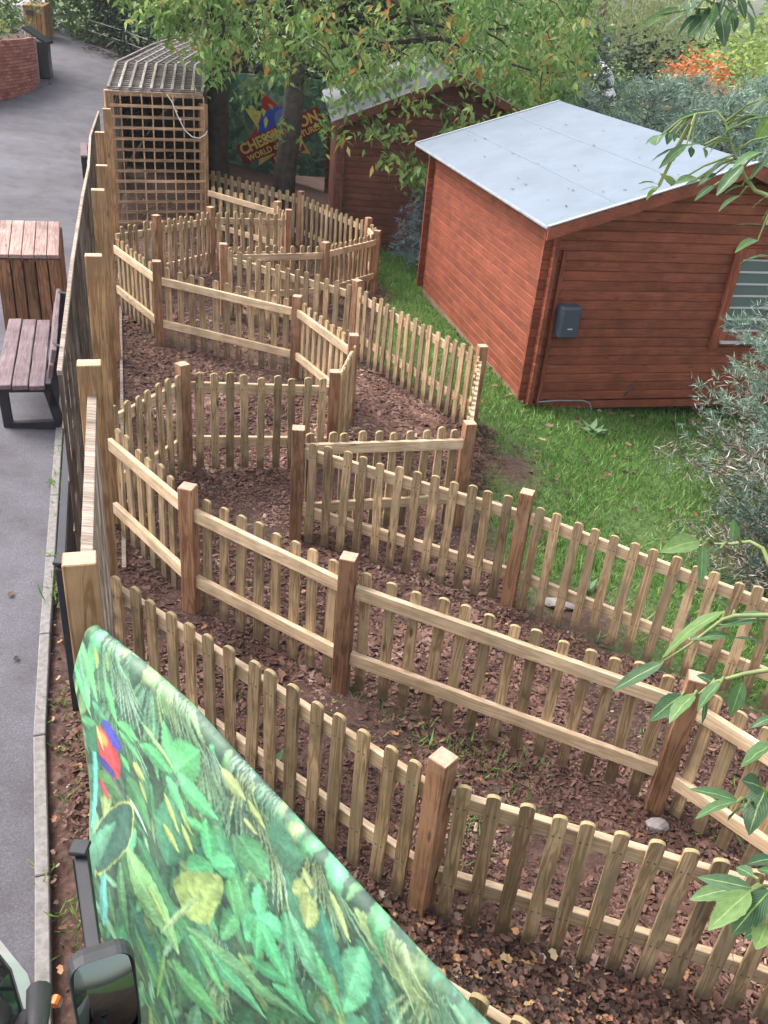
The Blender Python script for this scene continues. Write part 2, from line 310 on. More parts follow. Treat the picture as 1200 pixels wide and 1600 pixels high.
# bark mulch: fine chips over the whole bed
M['bark'] = leafmat('bark_chip', [(0, (.03, .016, .012)), (.25, (.065, .032, .024)), (.5, (.115, .058, .044)), (.72, (.165, .09, .07)), (.88, (.24, .145, .115)), (1, (.42, .29, .23))], trans=0.0, rough=.9, clump=1.6)
def mulch_pts(n, x0, x1, y0, y1):
    x = RNG.uniform(x0, x1, n); y = RNG.uniform(y0, y1, n)
    k = (x > kerbx(y) + .16) & (RNG.uniform(0, 1, n) > lawn_w(x, y) * .97)
    return x[k], y[k]
def patchy(x, y): return np.sin(x * 2.3 + 1.1) * np.sin(y * 1.9 + x) + .5 * np.sin(x * 5.1 - y * 4.3)
px, py = [], []
for n, bx in ((92000, (-2.2, 3.4, 1.2, 5.2)), (74000, (-3.6, 1.6, 5.2, 10)), (38000, (-5, 1.2, 10, 17.5))):
    a, b = mulch_pts(n, *bx); px.append(a); py.append(b)
px = np.concatenate(px); py = np.concatenate(py); n = len(px)
keep = ~((patchy(px, py) > .55) & (py < 4.2) & (px > -.6) & (RNG.uniform(0, 1, n) < .6)); px, py = px[keep], py[keep]; n = len(px)
ln = RNG.gamma(2.2, .0078, n) + .010; ln *= (1 + (py > 8) * .35) * (1 + .35 * np.clip(patchy(px * .7, py * .8), -.6, 1))
tag(obj('bark_mulch', scatter('bark_mulch', 'chip', np.stack([px, py, hz(px, py) + .006 + RNG.uniform(0, .014, n)], 1), rdirs(n, -.35, .35), RNG.uniform(-.7, .7, n), ln, ln * RNG.uniform(.3, .65, n), ln * .25), M['bark']),
    'reddish brown bark mulch spread over the queue bed', 'mulch', kind='stuff')
# fallen leaves
M['litter'] = leafmat('fallen_leaf', [(0, (.022, .012, .009)), (.35, (.05, .026, .019)), (.65, (.10, .05, .036)), (.85, (.20, .105, .075)), (.93, (.32, .15, .075)), (.98, (.40, .27, .12)), (1, (.40, .34, .28))], trans=.1, rough=.6)
x1, y1 = mulch_pts(1500, -2.2, 3.4, 1.6, 6); x2, y2 = mulch_pts(1300, -5, 1.2, 6, 17)
hx = RNG.normal(.95, .75, 9500); hy = 2.06 - .20 * (hx - .75) + RNG.normal(0, .27, 9500); kk = (hx > -.5) & (hx < 3.2) & (hy > 1.0); hx, hy = hx[kk], hy[kk]
x3 = RNG.uniform(-2.9, -.7, 5200); y3 = RNG.uniform(1.6, 7.5, 5200); kk = (x3 > kerbx(y3) + .05) & (x3 < kerbx(y3) + .42); x3, y3 = x3[kk], y3[kk]
tx = RNG.uniform(-6.6, -3.6, 2600); ty = RNG.uniform(15.8, 23, 2600); kk = (tx > -5.0 - (ty - 15.5) * .28) & (tx < -3.7 - (ty - 16.2) * .22); x3 = np.concatenate([x3, tx[kk]]); y3 = np.concatenate([y3, ty[kk]])
fx = np.concatenate([x1, x2, hx, x3]); fy = np.concatenate([y1, y2, hy, y3]); n = len(fx); up = np.concatenate([np.zeros(len(x1) + len(x2)), np.ones(len(hx)), np.zeros(len(x3))])
ln = RNG.uniform(.02, .065, n); ln[-len(x3):] *= .75
tag(obj('leaf_litter', scatter('leaf_litter', 'litter', np.stack([fx, fy, hz(fx, fy) + .022 + up * RNG.uniform(0, .04, n)], 1), rdirs(n, -.4, .4), RNG.uniform(-.8, .8, n), ln, ln * RNG.uniform(.6, 1, n), ln * .8), M['litter']),
    'brown and orange fallen leaves lying in drifts on the mulch', 'leaves', kind='stuff')
# a few leaves blown on to the path
n = 260; x4 = RNG.uniform(-9, -1, n); y4 = RNG.uniform(1.5, 26, n); kk = (x4 < kerbx(y4) - .05) & (x4 > kerbx(y4) - (1.0 + 3.0 * RNG.uniform(0, 1, n) ** 2)); x4, y4 = x4[kk], y4[kk]; n = len(x4); ln = RNG.uniform(.03, .07, n)
xe = np.concatenate([RNG.uniform(-11.2, -7.9, 500), RNG.uniform(-11.2, -10.3, 140)]); ye = np.concatenate([np.interp(xe[:500], [-11.2, -9.4, -8.3, -7.9], [32.3, 31.4, 29.6, 28]) - np.abs(RNG.normal(0, .35, 500)), RNG.uniform(22.5, 27.5, 140)])
x4 = np.concatenate([x4, xe]); y4 = np.concatenate([y4, ye]); n2_ = len(x4); ln = np.concatenate([ln, RNG.uniform(.05, .11, len(xe))])
tag(obj('path_leaves', scatter('path_leaves', 'litter', np.stack([x4, y4, gz(x4, y4) + .018], 1), rdirs(n2_, -.1, .1), RNG.uniform(-.2, .2, n2_), ln, ln * .8, ln * .4), M['litter']), 'dry leaves scattered on the grey asphalt path', 'leaves', kind='stuff')
# lawn
M['grass'] = leafmat('grass_blade', [(0, (.08, .175, .035)), (.5, (.14, .30, .06)), (.85, (.22, .39, .10)), (1, (.40, .42, .17))], trans=.4, rough=.5)
n = 430000; x = RNG.uniform(-.7, 6.8, n); y = RNG.uniform(3.6, 19, n)
bare = bare_w(x, y)
dens = lawn_w(x, y) * (1 - np.clip(bare * 1.3, 0, 1)) * (.72 + .28 * np.sin(x * 1.7 + y * .9) * np.sin(y * 1.3 - x * .6)); dens *= .35 + .65 * sst(0, 1.2, x - np.interp(y, [p[1] for p in FEN], [p[0] for p in FEN]))
k = RNG.uniform(0, 1, n) < dens; x, y = x[k], y[k]
xs = RNG.normal(0, .13, (70, 46)); ys = RNG.normal(0, .10, (70, 46)); cx = RNG.uniform(-.4, 3.2, 70); cy = RNG.uniform(2.0, 4.4, 70); kk = patchy(cx, cy) > .2; xs = (xs + cx[:, None])[kk].ravel(); ys = (ys + cy[:, None])[kk].ravel()
vy = RNG.uniform(2.2, 8, 60); vx = kerbx(vy) + RNG.uniform(.0, .45, 60); vxs = (vx[:, None] + RNG.normal(0, .035, (60, 16))).ravel(); vys = (vy[:, None] + RNG.normal(0, .045, (60, 16))).ravel()
x = np.concatenate([x, xs, vxs]); y = np.concatenate([y, ys, vys]); n = len(x); ln = RNG.gamma(5, .0105, n) + .025
tag(obj('grass', scatter('grass', 'blade', np.stack([x, y, gz(x, y) - .005], 1), rdirs(n, .25, .95), RNG.uniform(-1.5, 1.5, n), ln, RNG.uniform(.004, .0075, n)), M['grass']), 'short green lawn beside the red log cabin', 'grass', kind='stuff')
n = 520; x = RNG.uniform(.3, 5.0, n); y = RNG.uniform(5, 16, n); k = lawn_w(x, y) > .5; x, y = x[k], y[k]; n = len(x); ln = RNG.uniform(.05, .1, n)
tag(obj('lawn_leaves', scatter('lawn_leaves', 'litter', np.stack([x, y, gz(x, y) + .06], 1), rdirs(n, -.3, .3), RNG.uniform(-.5, .5, n), ln, ln * .8, ln * .5), M['litter']), 'brown fallen leaves dotted over the lawn', 'leaves', kind='stuff')
# pale stones by the foot of fence posts
# ------------------------------------------------------------------ picket fences
def picket_mesh(h, wd, th):
    r = wd / 2; hz_ = h - r * .62; out = [(-r, 0), (r, 0), (r, hz_)] + [(r * math.cos(a), hz_ + r * .62 * math.sin(a)) for a in np.linspace(0, math.pi, 8)[1:-1]] + [(-r, hz_)]
    mb = MB(); mb.prism(out, -th / 2, th / 2); mb.m = [1 if (f_i >= 4 and f_i <= 10) else 0 for f_i in range(len(mb.f))]
    me = mb.mesh('picket'); me.materials.append(M['picket']); me.materials.append(M['picket_end']); return me
PICK = [picket_mesh(h, wd, .02) for h, wd in ((.90, .067), (.885, .064), (.91, .069), (.895, .066))]
def post_mesh(h, s, endm, sidem, name='post', s2=None):
    s2 = s2 or s; mb = MB().box((0, 0, (h - .25) / 2), (s, s2, h + .25)); me = mb.mesh(name, bevel=.004)
    me.materials.append(sidem); me.materials.append(endm)
    for p in me.polygons:
        if p.normal.z > .9 and p.center.z > h * .5: p.material_index = 1
    return me
RAILC = {}
def fence(name, label, nodes, faces, group, posts_turn=None):
    base = nodes[1] if len(nodes) > 2 else nodes[0]
    t = thing(name, (base[0], base[1], g(base[0], base[1])), label, 'fence', group)
    for i, nd in enumerate(nodes):
        if nd[2]:
            a = Vector(nodes[max(i - 1, 0)][:2]); b = Vector(nodes[min(i + 1, len(nodes) - 1)][:2]); ang = math.atan2((b - a).y, (b - a).x)
            if len(nd) > 3: ang = nd[3]
            obj('post', post_mesh(nd[2] + random.uniform(-.012, .012), .098, M['post_end'], M['post']), None, t, (nd[0], nd[1], g(nd[0], nd[1])), (random.uniform(-.008, .008), random.uniform(-.008, .008), ang))
    for (a, b, fc) in zip(nodes[:-1], nodes[1:], faces):
        A = Vector((a[0], a[1], g(a[0], a[1]))); B = Vector((b[0], b[1], g(b[0], b[1]))); d = (B - A); Ln = Vector((d.x, d.y)).length; ang = math.atan2(d.y, d.x); tilt = math.atan2(d.z, Ln)
        nrm = Vector((-d.y, d.x, 0)).normalized(); mid = (A + B) / 2
        sg = 1 if nrm.dot(-mid) > 0 else -1
        if fc == 'far': sg = -sg
        du = d.normalized(); e0 = .05 if a[2] else .0; e1 = .05 if b[2] else .0
        for zr in (.80, .285):
            zr += random.uniform(-.01, .01)
            p0 = A + du * e0; p1 = B - du * e1; ln = (p1 - p0).length - .002; c = (p0 + p1) / 2 + Vector((0, 0, zr))
            obj('rail', MB().box((0, 0, 0), (ln, .038, .088)).mesh('rail', bevel=.003), M['rail'], t, c, (0, -tilt, ang))
        n = max(2, round((Ln - e0 - e1) / .141)); sp = (Ln - e0 - e1) / n
        for k in range(n):
            p = A + du * (e0 + sp * (k + .5) + random.uniform(-.008, .008)) + nrm * sg * .0305
            o = obj('picket', PICK[random.randrange(4)], None, t, p + Vector((0, 0, .035 + random.uniform(-.008, .008))), (random.uniform(-.008, .008), random.gauss(0, .012), ang if random.random() < .5 else ang + math.pi))
    return t
GF = 'picket fences of the queue maze'
fence('picket_fence', 'nearest picket fence, dark pickets in front, running behind the jungle-print sheet', [(-1.43, 3.9, 0), (.36, 2.77, 1.03, .9), (1.76, 2.52, 0), (3.0, 2.2, 1.0)], ['near', 'near', 'near'], GF)
fence('picket_fence', 'picket fence with rails facing out, second in from the jungle-print sheet, three brown posts', [(-2.0, 5.62, 0), (-1.25, 4.86, .98, -.2), (-.17, 4.29, 1.02, -.2), (1.74, 3.70, 1.0, -.25), (3.0, 2.55, 1.0)], ['far'] * 4, GF)
fence('picket_fence', 'long zigzag picket fence bordering the lawn, with corner posts beside the cabin', [(-3.78, 17.0, 0), (-2.03, 16.5, 1.0), (-.72, 15.15, 1.0), (-.52, 14.25, 1.0), (-1.19, 12.71, 1.0), (-2.39, 11.5, 1.0), (-.6, 10.84, 1.0), (.87, 9.03, 1.0, .3), (.65, 6.77, 1.0, .3), (-.7, 6.07, 1.0, .1), (1.02, 5.62, 1.0), (2.6, 4.92, 0), (4.2, 4.2, 1.0)],
      ['near', 'near', 'far', 'far', 'far', 'near', 'near', 'far', 'far', 'near', 'near', 'near'], GF)
fence('picket_fence', 'tongue shaped picket fence jutting from the trellis in the middle of the maze', [(-2.12, 5.95, 0), (-1.8, 6.94, 1.01, .8), (-.55, 7.46, 1.0, .1), (-.47, 8.59, 1.0, .2), (-1.2, 9.7, .98, -.1), (-2.85, 9.98, 1.02, .3), (-3.66, 11.0, 0)], ['near', 'near', 'near', 'far', 'far', 'far'], GF)
fence('picket_fence', 'farthest picket fence loop standing in front of the trellis tunnel', [(-3.82, 11.6, 0), (-3.49, 12.33, 1.0), (-3.02, 13.6, 1.0), (-1.97, 14.54, 1.0, .3), (-2.23, 15.11, 1.0), (-3.5, 15.6, 0)], ['near', 'near', 'near', 'near', 'far'], GF)
fence('picket_fence', 'short picket fence end showing two picket tops at the bottom edge', [(-.10, 2.095, 0), (1.25, 1.42, 1.0)], ['near'], GF)

# ------------------------------------------------------------------ boundary: tall posts and trellis panels
TP = [(-1.0, 2.46), (-1.47, 3.92), (-2.09, 5.84), (-2.72, 7.86), (-3.14, 9.25), (-3.8, 11.26), (-4.47, 13.6)]
tf = thing('trellis_fence', (-2.09, 5.84, g(-2.09, 5.84)), 'line of tall square timber posts with thin trellis panels along the path', 'fence')
for i, (x, y) in enumerate(TP):
    a = math.atan2(TP[min(i + 1, 6)][1] - TP[max(i - 1, 0)][1], TP[min(i + 1, 6)][0] - TP[max(i - 1, 0)][0])
    obj('post', post_mesh(2.09 + (-.11, .01, -.01, .02, -.02, .01, 0)[i], .085, M['oak_end'], M['oak'], s2=.112), None, tf, (x, y, g(x, y)), (random.uniform(-.012, .012), random.uniform(-.012, .012), a))
def batten(name, ln, wd, th, mat, parent, c, x, y=None):
    """a straight strip; local x along x"""
    x = Vector(x).normalized(); up = Vector((0, 0, 1)) if abs(x.z) < .9 else Vector(y)
    yy_ = up.cross(x).normalized(); zz = x.cross(yy_); Rm = Matrix((x, yy_, zz)).transposed()
    key = (round(ln, 2), wd, th, mat.name)
    if key not in RAILC:
        me = MB().box((0, 0, 0), (key[0], wd, th)).mesh('batten', bevel=.002); me.materials.append(mat); RAILC[key] = me
    o = obj(name, RAILC[key], None, parent, c); o.rotation_euler = Rm.to_euler(); return o
def trellis(root, A, B, z0, z1, off, mat, mat_up, step=.15, bw=.028, bt=.016, frame=.035, name='panel', mat_h=None):
    """upright lattice between ground points A and B, offset sideways"""
    A, B = Vector(A), Vector(B); d = (B - A); u = d.normalized(); nrm = Vector((-u.y, u.x)); A = A + nrm * off; B = B + nrm * off; ga, gb = g(*A), g(*B); Ln = (B - A).length
    mid = (A + B) / 2; fr = MB()
    pt = lambda s, z: Vector((A.x + u.x * s, A.y + u.y * s, ga + (gb - ga) * s / Ln + z))
    fr.bar(pt(0, z1), pt(Ln, z1), frame, frame)
    p = fr.build(name, mat, root, (mid.x, mid.y, g(*mid)), bevel=.002)
    MB().bar(pt(0, z0), pt(Ln, z0), frame, frame).build('bottom_rail', mat, p, pt(Ln / 2, z0), bevel=.002)
    n2 = Vector((nrm.x, nrm.y, 0)) * (bt * 1.15)
    nh = int((z1 - z0) / step)
    for k in range(1, nh + 1):
        z = z0 + (z1 - z0) * k / (nh + 1); batten('batten', Ln, bt, bw, mat_h or mat, p, (pt(0, z) + pt(Ln, z)) / 2 + n2, pt(Ln, z) - pt(0, z))
    nv = int(Ln / step)
    for k in range(0, nv + 1):
        s_ = .02 + (Ln - .04) * k / nv; batten('batten', z1 - z0, bw, bt, mat_up, p, pt(s_, (z0 + z1) / 2), (0, 0, 1), (u.x, u.y, 0))
    return p
M['shade_batten'] = wood('shade_toned_trellis_batten', (.05, .035, .028), (.10, .075, .06), (.15, .115, .095), 'X', vary=.3)  # shade on the lower lattice put into the batten colour; top rail stays pale
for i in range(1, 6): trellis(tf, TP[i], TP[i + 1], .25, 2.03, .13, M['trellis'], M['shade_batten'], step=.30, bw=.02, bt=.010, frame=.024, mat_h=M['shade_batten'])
trellis(tf, TP[0], TP[1], .25, 1.93, -.01, M['trellis'], M['trellis'], frame=.042)
# black steel rail in front of the posts
M['black'] = plain('black_paint', (.018, .018, .024), .38, var=.3, scale=20, spec=.5)
def black_rail(label, A, B, h, posts):
    A, B = Vector(A), Vector(B); t = thing('steel_railing', (A.x, A.y, g(*A)), label, 'railing')
    P3 = lambda q, z: Vector((q.x, q.y, g(*q) + z))
    for z, wd, th in ((h, .045, .038), (.16, .035, .02)): MB().bar(P3(A, z), P3(B, z), wd, th).build('rail', M['black'], t, P3(A, z), bevel=.004)
    for s in posts:
        q = A + (B - A) * s; MB().box(P3(q, h / 2), (.048, .048, h)).build('post', M['black'], t, P3(q, 0), bevel=.004)
        MB().box(P3(q, h + .035), (.062, .062, .018)).build('cap', M['black'], t, P3(q, h), bevel=.004)
    n = int((B - A).length / .11)
    for k in range(1, n):
        q = A + (B - A) * k / n; MB().tube([P3(q, .17), P3(q, h - .02)], .007, 6).build('bar', M['black'], t, P3(q, .17))
black_rail('black steel railing with upright bars between the kerb and the trellis', (-1.64, 3.74), (-2.9, 7.5), 1.0, (0, .5, 1))
black_rail('short black steel railing beside the printed sheet near the door mirror', (-.945, 2.03), (-.35, .75), 1.0, (0, 1))
# thin grey pole lying along the bed
tag(MB().bar((-3.66, 11.1, g(-3.66, 11.1) + .03), (-1.82, 5.2, g(-1.82, 5.2) + .03), .03, .02).build('edging_board', M['trellis'], None, (-2.7, 8, g(-2.7, 8))), 'thin grey edging board lying along the foot of the trellis', 'board')

# ------------------------------------------------------------------ trellis tunnel
tl, tr = Vector((-5.07, 15.5)), Vector((-3.70, 16.2)); tu = (tr - tl).normalized(); tn = Vector((-tu.y, tu.x))
tt = thing('trellis_tunnel', (-4.4, 15.85, g(-4.4, 15.85)), 'walk-through tunnel of weathered wooden trellis with a slatted roof', 'tunnel')
TZ = 2.14
for q in (tl, tr):
    obj('post', post_mesh(TZ - .03, .13, M['oak_end'], M['oak']), None, tt, (q.x, q.y, g(*q)), (0, 0, math.atan2(tu.y, tu.x)))
def level_trellis(root, A, B, zb, zt, mh, mv, step, bw, name, dx=.0, bt=.016):
    """lattice with level (not sloping) battens"""
    A, B = Vector(A), Vector(B); u = (B - A).normalized(); Ln = (B - A).length; n_ = Vector((u.y, -u.x, 0)); c = (A + B) / 2
    fr = MB(); fr.bar((A.x, A.y, zt), (B.x, B.y, zt), .05, .07); p = fr.build(name, mh, root, (c.x, c.y, zt), bevel=.003)
    z = zb + .12
    while z < zt - .06:
        batten('batten', Ln, bt, bw, mh, p, Vector((c.x, c.y, z)) + n_ * (.05 + dx), (u.x, u.y, 0)); z += step
    nv = int(Ln / step)
    for k in range(nv + 1):
        q = A + u * (Ln * k / nv); batten('batten', zt - zb, bw, bt, mv, p, Vector((q.x, q.y, (zb + zt) / 2)) + n_ * (.05 + dx - bt * 1.1), (0, 0, 1), (u.x, u.y, 0))
    return p
zt = g(-4.4, 15.85) + TZ
level_trellis(tt, tl, tr, zt - TZ, zt, M['trellis_x'], M['trellis_z'], .168, .046, 'front_panel', dx=.02)
# side walls and roof follow a bend to the right further back
LW = [tl, Vector((-6.3, 19.9)), Vector((-7.0, 25.0)), Vector((-7.3, 30.0))]; RW = [tr, Vector((-4.75, 21.0)), Vector((-5.0, 24.0)), Vector((-5.3, 29.0))]
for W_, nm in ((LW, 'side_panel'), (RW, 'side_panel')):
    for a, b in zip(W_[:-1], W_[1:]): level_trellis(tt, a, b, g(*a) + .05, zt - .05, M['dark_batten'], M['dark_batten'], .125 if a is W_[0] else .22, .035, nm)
M['added_lining'] = plain('added_dark_lining', (.10, .075, .06), .95, var=.3)  # dark boards added behind the side lattice to darken the tunnel interior
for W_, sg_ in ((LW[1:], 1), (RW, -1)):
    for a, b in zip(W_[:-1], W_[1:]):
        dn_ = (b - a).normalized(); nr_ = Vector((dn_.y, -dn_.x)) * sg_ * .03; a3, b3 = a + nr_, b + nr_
        MB().add([(a3.x, a3.y, g(*a3)), (b3.x, b3.y, g(*b3)), (b3.x, b3.y, zt - .06), (a3.x, a3.y, zt - .06), (a3.x + nr_.x * .3, a3.y + nr_.y * .3, g(*a3)), (b3.x + nr_.x * .3, b3.y + nr_.y * .3, g(*b3)), (b3.x + nr_.x * .3, b3.y + nr_.y * .3, zt - .06), (a3.x + nr_.x * .3, a3.y + nr_.y * .3, zt - .06)], [(0, 1, 2, 3), (7, 6, 5, 4), (0, 4, 5, 1), (1, 5, 6, 2), (2, 6, 7, 3), (3, 7, 4, 0)]).build('added_side_lining', M['added_lining'], tt, (a3.x, a3.y, zt - 1))
rf = MB(); rz_ = [zt + .05, zt + .06, zt + .10, zt + .2]
for i in range(3):
    rf.add([(LW[i].x, LW[i].y, rz_[i] - .05), (RW[i].x, RW[i].y, rz_[i] - .05), (RW[i + 1].x, RW[i + 1].y, rz_[i + 1] - .05), (LW[i + 1].x, LW[i + 1].y, rz_[i + 1] - .05),
            (LW[i].x, LW[i].y, rz_[i] - .03), (RW[i].x, RW[i].y, rz_[i] - .03), (RW[i + 1].x, RW[i + 1].y, rz_[i + 1] - .03), (LW[i + 1].x, LW[i + 1].y, rz_[i + 1] - .03)], [(0, 1, 2, 3), (7, 6, 5, 4), (0, 4, 5, 1), (1, 5, 6, 2), (2, 6, 7, 3), (3, 7, 4, 0)])
M['felt_dark'] = plain('tunnel_roof_felt', (.12, .115, .115), .9, var=.35, scale=6, bump=.4)
roofo = rf.build('roof', M['felt_dark'], tt, (-4.4, 15.85, zt))
for k in range(10):
    t_ = k / 9.
    for i in range(3):
        a = LW[i].lerp(RW[i], t_); b = LW[i + 1].lerp(RW[i + 1], t_); A3 = Vector((a.x, a.y, rz_[i] + .03)); B3 = Vector((b.x, b.y, rz_[i + 1] + .03))
        batten('batten', (B3 - A3).length, .045, .03, M['old_batten'], roofo, (A3 + B3) / 2, B3 - A3)
for i in range(3):
    nseg = 14 if i == 0 else 8
    for k in range(nseg):
        t_ = (k + .3) / nseg; a = LW[i].lerp(LW[i + 1], t_); b = RW[i].lerp(RW[i + 1], t_); z = rz_[i] + (rz_[i + 1] - rz_[i]) * t_
        batten('batten', (b - a).length, .04, .02, M['old_batten'], roofo, ((a.x + b.x) / 2, (a.y + b.y) / 2, z - .008), (b.x - a.x, b.y - a.y, 0))
# string of white lights hanging on the tunnel front
M['white_cable'] = plain('white_cable', (.75, .74, .70), .5, var=.05)
lp = []
fpt = lambda s, z: Vector((tl.x + tu.x * s - tn.x * .09, tl.y + tu.y * s - tn.y * .09, zt - TZ + z))
for s, z in ((.92, 2.16), (1.0, 2.05), (1.08, 1.85), (1.2, 1.62), (1.32, 1.52), (1.44, 1.5), (1.55, 1.56), (1.58, 1.62)): lp.append(fpt(s, z))
cab = thing('light_string', lp[0], 'white light string looping over the front of the trellis tunnel', 'light string'); MB().tube(lp, .009, 5).build('cable', M['white_cable'], cab, lp[0])
for s, z in ((.98, 2.08), (1.06, 1.93), (1.12, 1.8)): MB().tube([fpt(s, z), fpt(s + .03, z - .03)], [.012, .006], 6).build('bulb', M['white_cable'], cab, fpt(s, z))

# ------------------------------------------------------------------ log cabins
def logmat(name, d, m_, l_): return wood(name, d, m_, l_, 'X', rough=.62, vary=.13, bump=.15)
M['log'] = logmat('red_stained_log', (.19, .052, .029), (.25, .068, .039), (.285, .086, .053))
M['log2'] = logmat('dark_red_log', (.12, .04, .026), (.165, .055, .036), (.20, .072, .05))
M['trim'] = wood('red_trim', (.14, .035, .02), (.28, .075, .042), (.35, .11, .07), 'Z', vary=.1)
M['trim2'] = wood('dark_trim', (.07, .03, .02), (.13, .055, .038), (.17, .08, .055), 'Z', vary=.1)
M['bearer'] = wood('grey_bearer', (.12, .07, .05), (.26, .17, .125), (.33, .23, .17), 'X', vary=.15)
def feltmat(name, col, stain):
    m, N, L, P = newmat(name); tc = N.new('ShaderNodeTexCoord'); co = tc.outputs['Object']
    n1 = noise(N, L, co, 2.2, 6, .65); r1 = ramp(N, [(.3, tuple(c * .86 for c in col)), (.7, tuple(c * 1.05 for c in col))]); L.new(n1.outputs[0], r1.inputs[0])
    n2 = noise(N, L, co, 9, 6, .75, .3); r2 = ramp(N, [(.60, (0, 0, 0)), (.78, (.8, .8, .8))]); L.new(n2.outputs[0], r2.inputs[0])
    vo = N.new('ShaderNodeTexVoronoi'); vo.inputs['Scale'].default_value = 2.4; L.new(co, vo.inputs['Vector']); r3 = ramp(N, [(.012, (.7, .7, .7)), (.03, (0, 0, 0))]); L.new(vo.outputs['Distance'], r3.inputs[0])
    c = mul(N, L, r1.outputs[0], stain, r2.outputs[0], 'MIX'); c = mul(N, L, c, (.12, .10, .08), r3.outputs[0], 'MIX'); L.new(c, P.inputs['Base Color']); P.inputs['Roughness'].default_value = .8
    n4 = noise(N, L, co, 45, 5, .7); n5 = noise(N, L, co, 1.6, 3, .5); ad5 = N.new('ShaderNodeMath'); ad5.operation = 'MULTIPLY_ADD'; ad5.inputs[1].default_value = 6.0; L.new(n5.outputs[0], ad5.inputs[0]); L.new(n4.outputs[0], ad5.inputs[2]); bumpn(N, L, ad5.outputs[0], .4, .006, P); return m
M['felt'] = feltmat('pale_roof_felt', (.15, .185, .232), (.115, .142, .18)); M['felt2'] = feltmat('grey_roof_felt', (.20, .21, .235), (.12, .12, .12))
def log_profile(hh, th):
    b = .010; return [(-th / 2, b), (-th / 2 + b, 0), (th / 2 - b, 0), (th / 2, b), (th / 2, hh - b), (th / 2 - b, hh - .002), (-th / 2 + b, hh - .002), (-th / 2, hh - b)]
SHU, SHW = Vector((-.276, .961)), Vector((.961, .276))
